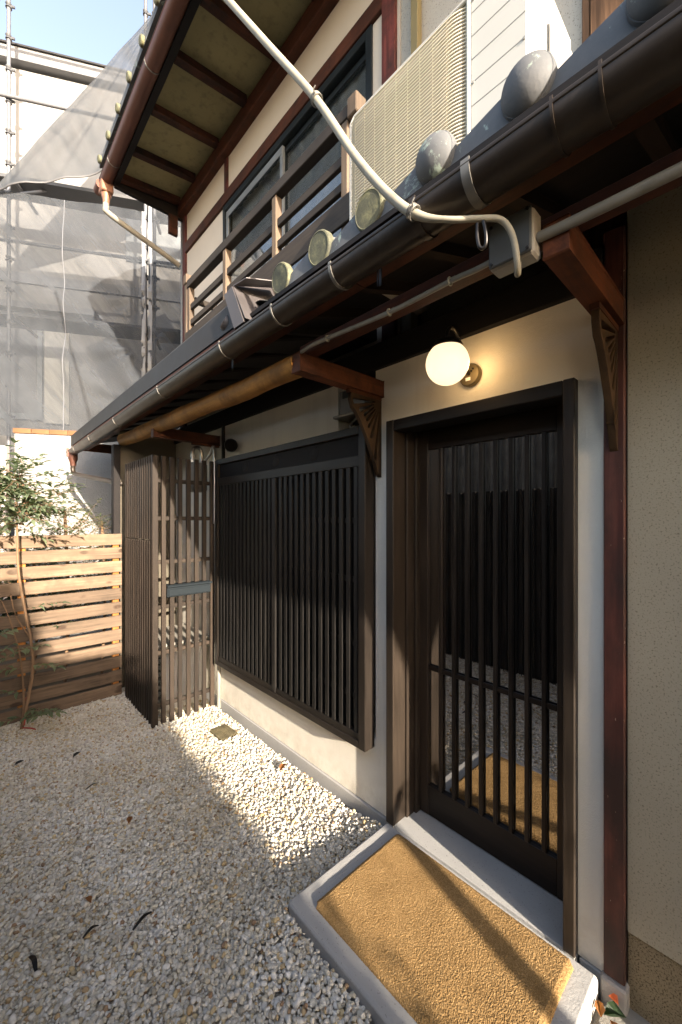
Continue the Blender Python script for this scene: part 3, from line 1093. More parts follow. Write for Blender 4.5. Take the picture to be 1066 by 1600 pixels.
# carved brackets -------------------------------------------------------
def carved(y, mirror=1):
    cu = bpy.data.curves.new('carved_bracket', 'CURVE')
    cu.dimensions = '2D'
    cu.fill_mode = 'BOTH'
    cu.extrude = 0.010
    cu.bevel_depth = 0.0015
    # outline in (x, z): origin at the wall corner under the arm, x negative = outwards
    out = [(0, 0), (-0.226, 0), (-0.226, -0.030), (-0.212, -0.070)]
    for k in range(1, 10):
        t = k / 10
        out.append((-0.212 + 0.168 * t ** 0.9, -0.070 - 0.265 * t ** 1.25))
    out += [(-0.040, -0.345), (-0.026, -0.385), (-0.008, -0.402), (0, -0.402)]
    polys = [out]
    for ang, r0, r1, w in ((9, 0.040, 0.205, 0.026), (24, 0.055, 0.172, 0.020), (36, 0.060, 0.156, 0.018), (47, 0.060, 0.156, 0.018), (58, 0.060, 0.172, 0.019), (70, 0.055, 0.212, 0.022), (82, 0.05, 0.31, 0.022)):
        a = R(ang)
        d = V((-math.cos(a), -math.sin(a)))
        n = V((-d.y, d.x))
        p = [d * r0 + n * w * 0.22, d * r1 + n * w * 0.6, d * (r1 + 0.006), d * r1 - n * w * 0.6, d * r0 - n * w * 0.22]
        polys.append([(q.x - 0.006, q.y - 0.006) for q in p])
    for pl in polys:
        sp = cu.splines.new('POLY')
        sp.points.add(len(pl) - 1)
        for pt, q in zip(sp.points, pl):
            pt.co = (q[0], q[1], 0, 1)
        sp.use_cyclic_u = True
    tmp = bpy.data.objects.new('tmp', cu)
    COL.objects.link(tmp)
    bpy.context.view_layer.update()
    me = bpy.data.meshes.new_from_object(tmp.evaluated_get(bpy.context.evaluated_depsgraph_get()))
    bpy.data.objects.remove(tmp)
    bm = B()
    bm.from_mesh(me)
    for v in bm.verts:
        v.co = V((1.5975 + v.co.x, y + v.co.z, 2.267 + v.co.y))
    o = put('carved_bracket', bm, wood('bracket wood %d' % mirror, (0.055, 0.031, 0.014), 'Z', 0.6, 0.5, 0.3), house)
    return o


carved(1.409, 1)
carved(0.350, 2)

# ================================================================== upper storey
XU = 1.9
uw = [(XU, 2.05, 1.735, 3.803, 4.93, 5.55), (XU, 2.05, 1.735, 3.803, 2.7, 3.22), (XU, 2.05, 3.803, 4.79, 2.7, 5.55), (XU, 2.05, 1.515, 1.735, 2.7, 5.55)]
hb('upper_wall', uw, M_UWALL, 0.0)
hb('grey_wall', [(XU + 0.006, 2.05, 0.505, 1.40, 2.7, 5.55), (XU + 0.012, 2.05, 1.40, 1.515, 2.7, 5.55)], M_GREYWALL, 0.0, label='grey roughcast upper wall behind the air conditioner')
bm = B()
box(bm, XU - 0.005, 2.05, -8.0, 0.50, 2.7, 5.55)
put('board_wall', bm, M_BLACK_Y, house)
for k in range(6):
    y1 = 0.498 - 0.125 * k
    hb('board', [(XU - 0.024 - 0.003 * (k % 2), XU - 0.006, y1 - 0.121, y1, 2.75, 5.3)], M_BOARD, 0.003)
hb('stop_post', [(XU - 0.020, 1.95, 0.502, 0.530, 2.7, 5.3)], M_BOARD, 0.003)
hb('drain_post', [(XU - 0.045, XU - 0.002, 1.352, 1.402, 2.7, 5.4)], paint('olive pipe cover', (0.22, 0.18, 0.085), 0.5), 0.004)
hb('post', [(XU - 0.025, 1.98, 1.535, 1.642, 2.7, 5.28)], M_RED_Z, 0.004)
hb('post', [(XU - 0.022, 1.98, 4.755, 4.84, 2.6, 5.30)], M_RED_Z, 0.004)
hb('post', [(XU - 0.018, 1.95, 3.70, 3.765, 4.955, 5.29)], M_RED_Z, 0.003)
hb('lintel_beam', [(XU - 0.026, 1.95, 1.6425, 4.754, 4.835, 4.950)], M_RED_Y, 0.004)
hb('eave_beam', [(XU - 0.075, 1.95, -8.0, 4.88, 5.295, 5.44)], M_RED_Y, 0.005)
# window: dark sliding sashes
uwin = hb('upper_window', [
    (XU - 0.014, 1.99, 3.765, 3.803, 3.22, 4.834), (XU - 0.014, 1.99, 1.735, 1.79, 3.22, 4.834),
    (XU - 0.014, 1.99, 1.7905, 3.7645, 4.775, 4.834), (XU - 0.014, 1.99, 1.7905, 3.7645, 3.22, 3.28)], M_ALU, 0.003, label='dark framed sliding window behind the railing')


def sash(ya, yb, x, mat):
    s = hb('sash', [(x, x + 0.026, ya, ya + 0.04, 3.285, 4.770), (x, x + 0.026, yb - 0.04, yb, 3.285, 4.770),
                    (x, x + 0.026, ya + 0.0405, yb - 0.0405, 4.725, 4.770), (x, x + 0.026, ya + 0.0405, yb - 0.0405, 3.285, 3.345)], mat, 0.002, parent=uwin)
    return hb('pane', [(x + 0.010, x + 0.015, ya + 0.0405, yb - 0.0405, 3.3455, 4.7245)], M_PANE, 0.0, parent=uwin)


sash(2.76, 3.762, XU + 0.004, M_ALUP)
sash(1.793, 2.80, XU + 0.034, M_ALU)
hb('sash_edge', [(XU + 0.000, XU + 0.0035, 2.765, 3.757, 4.700, 4.722)], M_ALUP, 0.0, parent=uwin)
bm = B()
n = 120
rows = []
for k in range(n + 1):
    y = 1.80 + (3.76 - 1.80) * k / n
    x = 1.972 + 0.006 * math.sin(y * 62) + 0.004 * math.sin(y * 23 + 1)
    rows.append((bm.verts.new((x, y, 3.29)), bm.verts.new((x, y, 4.80))))
for a, b in zip(rows, rows[1:]):
    bm.faces.new((a[0], b[0], b[1], a[1]))
put('curtain', bm, M_CURT, uwin, 60)
hb('room_back', [(2.30, 2.34, 0.9, 4.70, 2.7, 5.5), (2.051, 2.30, 0.9, 0.93, 2.7, 5.5), (2.051, 2.30, 4.72, 4.75, 2.7, 5.5)], M_UWALL, 0.0)

# balcony railing
XR = 1.55
rail = hb('balcony_rail', [(XR - 0.033, XR + 0.033, 1.575, 3.80, 3.860, 3.932)], M_RAIL, 0.004, label='grey brown wooden balcony railing under the upper window')
for yy in (1.61, 2.313, 3.046, 3.785):
    hb('baluster', [(XR - 0.026, XR + 0.026, yy - 0.025, yy + 0.025, 3.15, 3.8595)], M_RAILPOST, 0.003, parent=rail)
ya = [(1.6355, 2.2875), (2.3385, 3.0205), (3.0715, 3.7595)]
for (p, q) in ya:
    hb('mid_rail', [(XR - 0.015, XR + 0.015, p, q, 3.645, 3.700)], M_RAIL, 0.003, parent=rail)
    hb('mid_rail', [(XR - 0.015, XR + 0.015, p, q, 3.500, 3.550)], M_RAIL, 0.003, parent=rail)
hb('kick_board', [(XR - 0.046, XR - 0.027, 1.36, 3.812, 3.275, 3.425)], M_RAIL, 0.003, parent=rail)
hb('end_cap', [(XR - 0.04, XR + 0.04, 3.8005, 3.875, 3.915, 4.005)], M_RAILPOST, 0.006, parent=rail)
hb('end_cap', [(XR - 0.04, XR + 0.04, 1.50, 1.5745, 3.840, 3.950)], M_RAILPOST, 0.006, parent=rail)
hb('end_post', [(XR - 0.03, XR + 0.03, 3.8135, 3.865, 2.95, 3.9145)], M_RAILPOST, 0.003, parent=rail)
hb('return_rail', [(XR + 0.034, XU - 0.002, 3.765, 3.805, 3.735, 3.79)], M_RAIL, 0.003, parent=rail)
hb('bearer', [(XR - 0.02, XU - 0.002, 3.69, 3.75, 3.19, 3.27), (XR - 0.02, XU - 0.002, 2.2, 2.26, 3.15, 3.27), (XR - 0.02, XU - 0.002, 1.6, 1.66, 3.12, 3.27)], M_BLACK_Y, 0.003, parent=rail)

# upper eaves
UZ = 5.36


def usoff(x):
    return 5.365 + (x - 1.18) * 0.13


bm = B()
prism(bm, [(1.15, -8, usoff(1.15) + 0.03), (2.0, -8, usoff(2.0) + 0.03), (2.0, -8, usoff(2.0) + 0.045), (1.15, -8, usoff(1.15) + 0.045)], (0, 12.85, 0))
put('soffit', bm, M_SOFFIT, house, label='khaki boarded soffit of the upper eaves')
for k, yy in enumerate((4.80, 4.36, 3.80, 3.24, 2.74, 2.22, 1.70, 1.18, 0.66, 0.14)):
    bm = B()
    bar(bm, (1.20, yy, usoff(1.20) - 0.004), (1.826, yy, usoff(1.826) - 0.004), 0.062, 0.066, 0.004)
    put('rafter', bm, M_RAFT, house)
hb('eave_edge', [(1.142, 1.198, -8.0, 4.93, usoff(1.17) - 0.04, usoff(1.17) + 0.028)], M_BLACK_Y, 0.004)
hb('barge_board', [(1.15, 2.0, 4.852, 4.90, 5.28, 5.56)], M_BLACK_Y, 0.004)
hb('eave_block', [(1.72, 1.824, 4.835, 4.882, 5.05, 5.28)], M_RAFT, 0.004)
g3 = gutter(-8.0, 4.98, 1.085, 5.36, 0.060, M_COPPER)
for yy in (4.62, 3.43, 2.5, 1.6):
    strap(yy, 1.085, 5.36, 0.060, g3, M_CLIP, 0.010)
bm = B()
prism(bm, [(1.02, -8, 5.46), (2.2, -8, 6.0), (2.2, -8, 6.08), (1.02, -8, 5.53)], (0, 12.95, 0))
put('upper_roof', bm, M_TILE, house)
bm = B()
lathe(bm, [(0.0, 0.010), (0.030, 0.008), (0.040, 0.0), (0.040, -0.03), (0.0, -0.03)], (1.000, 4.88, 5.50), (-1, 0, -0.1), 20)
td = put('tile_end', bm, M_DISC, house, 35)
for k in range(1, 14):
    dup(td, (0, -0.36 * k, 0))
# hopper and downpipe
bm = B()
box(bm, 1.03, 1.15, 4.90, 5.04, 5.22, 5.36, 0.012)
lathe(bm, [(0.055, 0.0), (0.035, -0.06), (0.033, -0.10), (0.0, -0.10)], (1.09, 4.97, 5.222), (0, 0, 1), 16)
put('hopper', bm, M_COPPERH, g3, 40)
bm = B()
tube(bm, smooth_path([(1.09, 4.97, 5.13), (1.09, 4.97, 5.07), (1.14, 4.975, 5.02), (1.70, 4.985, 4.86), (1.90, 4.99, 4.80)], 5), 0.030, 12)
put('branch_pipe', bm, M_PIPE, g3, 50)
bm = B()
tube(bm, [(1.05, 5.0, 5.33), (1.05, 5.13, 5.33)], 0.052, 16)
put('stop_end', bm, M_COPPER, g3, 40)
bm = B()
tube(bm, [(1.90, 4.90, 5.3), (1.90, 4.90, 2.75)], 0.020, 10)
put('corner_pipe', bm, paint('grey corner pipe', (0.12, 0.13, 0.14), 0.5), house, 50)
# body behind, so the house is solid
hb('core', [(2.36, 6.0, -8.0, 4.7, 0.0, 5.6), (1.83, 2.36, -8.0, 5.4, 0.0, 2.44)], M_UWALL, 0.0)
# far side of the lower eaves
hb('gable_board', [(0.93, 1.62, 5.80, 5.83, 2.49, 2.60)], M_RED_X, 0.003)

# ================================================================== things fixed on the house
# wall lamp
lamp = thing('wall_lamp', (1.598, 0.879, 2.266), 'lit opal globe wall lamp on the cream plaster above the door', 'lamp')
GC = V((1.40, 0.875, 2.265))
bm = B()
bmesh.ops.create_uvsphere(bm, u_segments=40, v_segments=24, radius=0.085, matrix=Matrix.Translation(GC))
put('globe', bm, M_GLOBE, lamp, 60)
bulb = bpy.data.objects.new('bulb', bpy.data.lights.new('bulb', 'POINT'))
COL.objects.link(bulb)
bulb.data.energy = 0.11
bulb.data.color = (1.0, 0.62, 0.26)
bulb.data.shadow_soft_size = 0.03
bulb.location = GC + V((0.105, -0.045, 0.01)) - lamp.location
bulb.parent = lamp
bm = B()
lathe(bm, [(0.0, 0.022), (0.044, 0.022), (0.049, 0.016), (0.049, 0.0)], (1.599, 0.879, 2.266), (-1, 0, 0), 32)
put('back_plate', bm, M_BRASS, lamp, 40)
bm = B()
lathe(bm, [(0.060, -0.004), (0.061, 0.006), (0.050, 0.020), (0.020, 0.030), (0.0, 0.031)], GC + V((0, 0, 0.064)), (0, 0, 1), 32)
put('cap', bm, M_BLACK, lamp, 40)
bm = B()
tube(bm, smooth_path([GC + V((0, 0, 0.09)), GC + V((0.0, 0.0, 0.125)), GC + V((0.02, 0, 0.150)), GC + V((0.050, 0, 0.155)), GC + V((0.082, 0, 0.135)), GC + V((0.105, 0, 0.09)), GC + V((0.13, 0.001, 0.03)), V((1.58, 0.879, 2.268))], 5), 0.0075, 10)
put('arm', bm, M_BLACK, lamp, 60)
bm = B()
for dy, dz in ((-0.020, 0.020), (-0.012, 0.012)):
    lathe(bm, [(0.0, 0.026), (0.004, 0.026), (0.0045, 0.021)], (1.599, 0.879 + dy, 2.266 + dz), (-1, 0, 0), 10)
put('screw', bm, M_BLACK, lamp, 40)
boxes('label_plate', [(1.5755, 1.577, 0.872, 0.894, 2.240, 2.254)], M_UTIL, lamp)

# junction box and conduits
jb = thing('junction_box', (1.06, 0.446, 2.295), 'dusty grey junction box below the gutter by the red arm', 'junction box')
boxes('body', [(1.008, 1.0615, 0.390, 0.502, 2.296, 2.412)], M_BOXL, jb, 0.006)
boxes('lid', [(0.998, 1.0075, 0.392, 0.500, 2.298, 2.410)], M_BOXD, jb, 0.003)
bm = B()
for yy, zz in ((0.400, 2.306), (0.492, 2.306), (0.400, 2.402), (0.492, 2.402)):
    lathe(bm, [(0, 0.003), (0.004, 0.003), (0.004, 0.0)], (0.998, yy, zz), (-1, 0, 0), 10)
put('screw', bm, M_BLACK, jb, 40)

bm = B()
path = [(0.295, 2.98, 6.03), (0.503, 2.184, 4.817), (0.711, 1.388, 3.602), (0.763, 1.189, 3.298), (0.812, 0.99, 2.994), (0.829, 0.83, 2.715),
        (0.834, 0.705, 2.528), (0.842, 0.615, 2.425), (0.868, 0.540, 2.385), (0.905, 0.478, 2.372), (0.935, 0.437, 2.362), (0.955, 0.418, 2.325), (0.966, 0.412, 2.270), (0.985, 0.418, 2.248), (1.010, 0.428, 2.262), (1.022, 0.432, 2.2955)]
sp = smooth_path(path, 6)
rad = [0.0124 if p.y > 0.62 else max(0.0075, 0.0124 - (0.62 - p.y) * 0.08) for p in sp]
tube(bm, sp, rad, 14)
cable = put('service_pipe', bm, M_PIPE2, None, 60, label='thick ivory service pipe slanting across the upper wall and railing', cat='pipe')
bm = B()
p2 = None
tube(bm, smooth_path([V((0.812, 0.99, 2.995)), V((0.85, 0.86, 2.74)), V((0.852, 0.74, 2.56)), V((0.845, 0.645, 2.455))], 6), 0.0035, 8)
put('wire', bm, paint('grey wire', (0.16, 0.16, 0.13), 0.5), cable, 60)
for c, d in ((V((0.815, 0.99, 2.994)), V((-0.06, 0.25, 0.41))), (V((0.835, 0.622, 2.432)), V((-0.06, 0.3, 0.3)))):
    bm = B()
    for k in (-1, 0, 1):
        o = c + d.normalized() * 0.006 * k
        dd, s, u = basis(d)
        tube(bm, [o + (s * math.cos(a) + u * math.sin(a)) * 0.0175 for a in [i * math.pi / 8 for i in range(17)]], 0.0022, 6)
    tube(bm, [c + V((-0.016, -0.01, 0.0)), c + V((-0.024, -0.014, 0.006)), c + V((-0.020, -0.018, 0.016))], 0.002, 6)
    put('tie', bm, M_CLIP, cable, 60)
# dangling black strap by the pipe
bm = B()
lp = [(0.905, 0.482, 2.362), (0.905, 0.482, 2.33), (0.908, 0.478, 2.305), (0.912, 0.470, 2.300), (0.912, 0.463, 2.308), (0.908, 0.462, 2.335), (0.905, 0.466, 2.36)]
tube(bm, smooth_path(lp, 4), 0.0045, 8)
put('loop_strap', bm, M_BLACK, cable, 60)

bm = B()
tube(bm, smooth_path([(1.035, 0.388, 2.342), (1.035, 0.20, 2.338), (1.035, -0.6, 2.338), (1.035, -3, 2.338)], 4), 0.0125, 12)
put('conduit', bm, M_PIPE, None, 60, label='grey conduit running right from the junction box', cat='conduit')
bm = B()
tube(bm, smooth_path([(1.035, 0.504, 2.340), (1.04, 0.56, 2.342), (1.042, 0.64, 2.347), (1.042, 0.876, 2.344), (1.040, 1.198, 2.362), (1.040, 1.30, 2.365), (1.055, 1.40, 2.368)], 6), 0.0080, 10)
con = put('conduit', bm, M_PIPE, None, 60, label='thin grey conduit clipped along the red beam above the door', cat='conduit')
for yy, zz in ((0.642, 2.347), (0.876, 2.344), (1.198, 2.362)):
    bm = B()
    tube(bm, [(1.042 + 0.010 * math.cos(a), yy, zz + 0.010 * math.sin(a)) for a in [i * math.pi / 8 for i in range(17)]], 0.0035, 8)
    bar(bm, (1.042, yy, zz), (1.062, yy, zz + 0.022), 0.012, 0.004)
    put('clip', bm, M_PIPE2, con, 60)

# small black outdoor light by the lattice
sl = thing('spotlight', (1.598, 2.97, 2.22), 'small round black spotlight on the wall above the lattice', 'spotlight')
bm = B()
lathe(bm, [(0.0, 0.0), (0.045, 0.0), (0.055, 0.02), (0.050, 0.05), (0.022, 0.075), (0.0, 0.08)], (1.535, 2.965, 2.235), (0.5, 0.5, 0.2), 24)
put('head', bm, M_BLACK, sl, 40)
bm = B()
tube(bm, smooth_path([(1.597, 3.10, 2.24), (1.575, 3.08, 2.24), (1.565, 3.03, 2.24), (1.56, 3.0, 2.24)], 4), 0.010, 10)
lathe(bm, [(0, 0.012), (0.03, 0.012), (0.03, 0.0)], (1.598, 3.10, 2.24), (-1, 0, 0), 18)
put('stem', bm, M_BLACK, sl, 50)

# meter gear in the niche beside the carved bracket
mg = thing('meter_box', (1.66, 1.6, 2.14), 'grey electric meter in the dark niche beside the carved bracket', 'meter')
boxes('case', [(1.60, 1.718, 1.52, 1.735, 2.245, 2.395)], M_BOXL, mg, 0.008)
boxes('window', [(1.5955, 1.5995, 1.56, 1.70, 2.345, 2.385)], M_BOXD, mg, 0.001)
boxes('shelf', [(1.55, 1.715, 1.50, 1.735, 2.225, 2.240)], M_BOXL, mg, 0.003)
bm = B()
tube(bm, smooth_path([(1.62, 1.60, 2.22), (1.58, 1.62, 2.17), (1.58, 1.56, 2.155), (1.59, 1.50, 2.165), (1.6, 1.46, 2.19)], 5), 0.007, 8)
lathe(bm, [(0.0, 0.03), (0.05, 0.025), (0.06, 0.0)], (1.65, 1.62, 2.142), (0, 0, 1), 18)
put('cable', bm, M_PIPE, mg, 50)

# air conditioner ------------------------------------------------------
AX0, AX1, AY0, AY1, AZ0, AZ1 = 1.30, 1.72, 0.520, 1.335, 2.86, 3.515
ac = thing('air_conditioner', (1.5, 0.93, AZ0), 'cream outdoor air conditioner unit standing on the lower tiled roof', 'air conditioner')


def rounded(poly_y0, poly_y1, z0, z1, r, x0, x1, bm, seg=5):
    pts_ = []
    for (cy, cz, a0) in ((poly_y1 - r, z1 - r, 0), (poly_y0 + r, z1 - r, 90), (poly_y0 + r, z0 + r, 180), (poly_y1 - r, z0 + r, 270)):
        for k in range(seg + 1):
            a = R(a0 + 90 * k / seg)
            pts_.append((x0, cy + r * math.cos(a), cz + r * math.sin(a)))
    prism(bm, pts_, (x1 - x0, 0, 0))


bm = B()
box(bm, AX0 + 0.03, AX1, AY0, AY1, AZ0, AZ1, 0.012)
put('casing', bm, M_ACS, ac, 40)
bm = B()
GY0 = 0.722
rounded(GY0, AY1 - 0.002, AZ0 + 0.01, AZ1 - 0.004, 0.03, AX0 + 0.008, AX0 + 0.029, bm)
put('fan_panel', bm, M_ACD, ac, 40)
bm = B()
box(bm, AX0 + 0.004, AX0 + 0.029, AY0 + 0.004, GY0 - 0.002, AZ0 + 0.005, AZ1 - 0.004, 0.003)
sp_ = put('service_panel', bm, M_AC, ac)
for k in range(7):
    zz = AZ1 - 0.075 - 0.083 * k
    boxes('groove', [(AX0 + 0.0030, AX0 + 0.0050, AY0 + 0.008, GY0 - 0.006, zz, zz + 0.003)], M_ACL, sp_)
boxes('badge', [(AX0 + 0.0005, AX0 + 0.0035, 0.60, 0.672, AZ0 + 0.115, AZ0 + 0.165)], M_TEAL, ac)
for yy in (AY0 + 0.012, GY0 - 0.012):
    for zz in (AZ0 + 0.03, AZ1 - 0.03, AZ0 + 0.33):
        bm = B()
        lathe(bm, [(0, 0.0035), (0.005, 0.003), (0.0055, 0.0)], (AX0 + 0.004, yy, zz), (-1, 0, 0), 10)
        put('screw', bm, M_ACL, ac, 40)
# grille rim and bars
bm = B()
for (a, b) in (((AY1 - 0.006, AZ0 + 0.03), (AY1 - 0.006, AZ1 - 0.03)), ((AY1 - 0.03, AZ1 - 0.008), (GY0 + 0.01, AZ1 - 0.008)),
               ((GY0 + 0.006, AZ1 - 0.012), (GY0 + 0.006, AZ0 + 0.02)), ((AY1 - 0.006, AZ1 - 0.03), (AY1 - 0.03, AZ1 - 0.008)), ((AY1 - 0.03, AZ0 + 0.012), (GY0 + 0.01, AZ0 + 0.012))):
    tube(bm, [(AX0 + 0.004, a[0], a[1]), (AX0 + 0.004, b[0], b[1])], 0.008, 8)
put('grille_frame', bm, M_AC, ac, 50)
bm = B()
pth = []
for k in range(9):
    t = k / 8
    pth.append((AX0 - 0.010 + 0.024 * (1 - t) ** 2.2, GY0 + 0.010 + 0.075 * t, 0))
pth += [(AX0 - 0.010, 1.05, 0), (AX0 - 0.010, AY1 - 0.05, 0), (AX0 + 0.004, AY1 - 0.010, 0)]
tube(bm, [V(p) + V((0, 0, AZ1 - 0.028)) for p in pth], 0.0030, 5)
gb = put('grille_bar', bm, M_ACG, ac, 60)
nb = 44
for k in range(1, nb):
    dup(gb, (0, 0, -(AZ1 - AZ0 - 0.05) * k / nb))
bm = B()
for k in range(9):
    yy = GY0 + 0.09 + 0.06 * k
    tube(bm, [(AX0 - 0.006, yy, AZ1 - 0.02), (AX0 - 0.006, yy, AZ0 + 0.02)], 0.0022, 5)
put('grille_stay', bm, M_ACG, ac, 60)
bm = B()
box(bm, AX0 + 0.16, AX1 - 0.06, AY0 - 0.030, AY0 - 0.001, AZ0 + 0.10, AZ1 - 0.14, 0.012)
put('valve_cover', bm, M_ACS, ac, 40)
boxes('foot', [(AX0 + 0.03, AX1 - 0.02, 0.62, 0.70, 2.70, AZ0)], M_BOXL, ac, 0.004)
boxes('foot', [(AX0 + 0.03, AX1 - 0.02, 1.16, 1.24, 2.70, AZ0)], M_BOXL, ac, 0.004)

# ================================================================== slatted screen
scr = thing('slatted_screen', (1.3, 3.6, 0), 'tall slatted brown wooden screen boxing in the meter corner', 'screen')
SZ = 2.145
boxes('corner_post', [(1.036, 1.080, 3.272, 3.316, -0.01, SZ)], M_SCREEN, scr, 0.002)
b0 = boxes('batten', [(1.036, 1.060, 3.345, 3.372, -0.01, 1.468)], M_SCREEN, scr, 0.002)
b1 = boxes('batten', [(1.036, 1.060, 3.345, 3.372, 1.474, SZ)], M_SCREEN, scr, 0.002)
for k in range(1, 12):
    dup(b0, (0, 0.0595 * k, 0))
    dup(b1, (random.uniform(-.001, .001), 0.0595 * k, 0))
for zz in (0.25, 0.80, 1.43, 2.0):
    boxes('rail', [(1.0605, 1.085, 3.3165, 4.05, zz, zz + 0.035)], M_SCREEN, scr, 0.002)
for i, (xa, xb) in enumerate(((1.108, 1.142), (1.173, 1.208), (1.239, 1.272), (1.307, 1.342), (1.375, 1.410), (1.443, 1.478), (1.513, 1.550))):
    if i in (0, 6):
        boxes('slat', [(xa, xb, 3.276, 3.300, -0.01, SZ - 0.004)], M_SCREEN, scr, 0.002)
    else:
        boxes('slat', [(xa, xb, 3.276, 3.300, -0.01, 1.010)], M_SCREEN, scr, 0.002)
        boxes('slat', [(xa, xb, 3.276, 3.300, 1.112, SZ - 0.004)], M_SCREEN, scr, 0.002)
for zz in (0.150, 0.569, 0.934, 1.295, 1.645, 1.949):
    boxes('rail', [(1.081, 1.555, 3.302, 3.328, zz - 0.016, zz + 0.016)], M_SCREEN_X, scr, 0.002)

mb = thing('mail_slot', (1.31, 3.25, 1.01), 'blue grey metal mail slot set across the screen slats', 'mailbox')
boxes('body', [(1.145, 1.510, 3.262, 3.36, 1.012, 1.108)], M_MAIL, mb, 0.004)
boxes('flap', [(1.155, 1.500, 3.252, 3.261, 1.022, 1.076)], M_MAIL, mb, 0.003)
boxes('hood', [(1.140, 1.515, 3.238, 3.2615, 1.092, 1.106)], M_MAIL, mb, 0.003)

ub = thing('utility_box', (1.32, 3.66, 0), 'white utility cabinet standing behind the screen slats', 'utility box')
boxes('cabinet', [(1.17, 1.53, 3.42, 3.90, 0.03, 0.575)], M_UTIL, ub, 0.012)
boxes('lid', [(1.12, 1.56, 3.38, 3.95, 0.580, 0.605)], M_BOXL, ub, 0.006)
boxes('louvre', [(1.115, 1.169, 3.45, 3.60, 0.05 + 0.055 * k, 0.085 + 0.055 * k) for k in range(9)], M_BOXD, ub, 0.003)

gm = thing('gas_meter', (1.43, 3.72, 1.7), 'grey gas meter with pipes on the wall behind the screen', 'gas meter')
boxes('case', [(1.40, 1.55, 3.40, 3.52, 1.88, 2.14)], M_BOXL, gm, 0.02)
bm = B()
tube(bm, smooth_path([(1.43, 3.45, 2.14), (1.43, 3.45, 2.24), (1.45, 3.45, 2.27), (1.49, 3.45, 2.27), (1.51, 3.45, 2.23), (1.51, 3.45, 2.15)], 5), 0.016, 12)
tube(bm, smooth_path([(1.51, 3.36, 2.16), (1.52, 3.30, 2.20), (1.53, 3.24, 2.23), (1.53, 3.235, 1.6)], 5), 0.012, 10)
for z in (2.15, 2.20):
    lathe(bm, [(0.024, -0.01), (0.024, 0.01)], (1.43, 3.45, z), (0, 0, 1), 6)
put('pipe', bm, M_CHROME, gm, 50)

# grey downpipes by the lattice's left foot
bm = B()
tube(bm, [(1.575, 3.245, 0.0), (1.575, 3.245, 1.9)], 0.016, 12)
put('pipe', bm, M_PIPE, None, 50, label='thin upright grey pipe between lattice and screen', cat='pipe')

# ================================================================== cedar fence
fence = thing('plank_fence', (0.4, 4.13, 0), 'knotty horizontal cedar plank fence across the end of the yard', 'fence')
FY = 4.10


def plank(z, h):
    bm = B()
    x0, x1 = -1.3, 1.028
    n = 14
    rows = []
    for k in range(n + 1):
        x = x0 + (x1 - x0) * k / n
        wz = 0.003 * mnoise.noise(V((x * 2.2, z * 9, 0)))
        wy = 0.002 * mnoise.noise(V((x * 2.5, z * 9, 5)))
        rows.append([bm.verts.new((x, FY + a + wy, z + b + wz)) for a, b in ((0.0, 0.004), (0.004, 0.0), (0.022, 0.0), (0.026, 0.004), (0.026, h - 0.004), (0.022, h), (0.004, h), (0.0, h - 0.004))])
    for a, b in zip(rows, rows[1:]):
        for i in range(8):
            bm.faces.new((a[i], a[(i + 1) % 8], b[(i + 1) % 8], b[i]))
    bm.faces.new(rows[0])
    bm.faces.new(list(reversed(rows[-1])))
    put('plank', bm, M_PLANK, fence)


FP = 0.1268
for k in range(12):
    plank(1.505 - 0.102 - FP * k, 0.102 + random.uniform(-0.002, 0.002))
for xx in (0.985, 0.30, -0.42, -1.1):
    boxes('post', [(xx - 0.026, xx + 0.026, FY + 0.028, FY + 0.075, -0.05, 1.50)], M_FPOST, fence, 0.003)

# ================================================================== plants
def leaf(bm, p, d, up, L, W, fold=0.25, droop=0.15):
    d = V(d).normalized()
    s = d.cross(V(up))
    if s.length < 1e-3:
        s = V((1, 0, 0))
    s.normalize()
    n = s.cross(d).normalized()
    p = V(p)
    mid = [p, p + d * L * 0.33 + n * L * 0.03, p + d * L * 0.68 - n * L * droop * 0.3, p + d * L - n * L * droop]
    e1 = [p + d * L * 0.30 + s * W * 0.5 + n * W * fold, p + d * L * 0.66 + s * W * 0.36 + n * (W * fold - L * droop * 0.3)]
    e2 = [p + d * L * 0.30 - s * W * 0.5 + n * W * fold, p + d * L * 0.66 - s * W * 0.36 + n * (W * fold - L * droop * 0.3)]
    m = [bm.verts.new(q) for q in mid]
    a = [bm.verts.new(q) for q in e1]
    b = [bm.verts.new(q) for q in e2]
    bm.faces.new((m[0], m[1], a[0]))
    bm.faces.new((m[0], b[0], m[1]))
    bm.faces.new((m[1], m[2], a[1], a[0]))
    bm.faces.new((m[1], b[0], b[1], m[2]))
    bm.faces.new((m[2], m[3], a[1]))
    bm.faces.new((m[2], b[1], m[3]))


rp = random.Random(5)


def rvec(z=0.3):
    v = V((rp.gauss(0, 1), rp.gauss(0, 1), rp.gauss(0, 1) * 0.6 + z))
    return v.normalized()


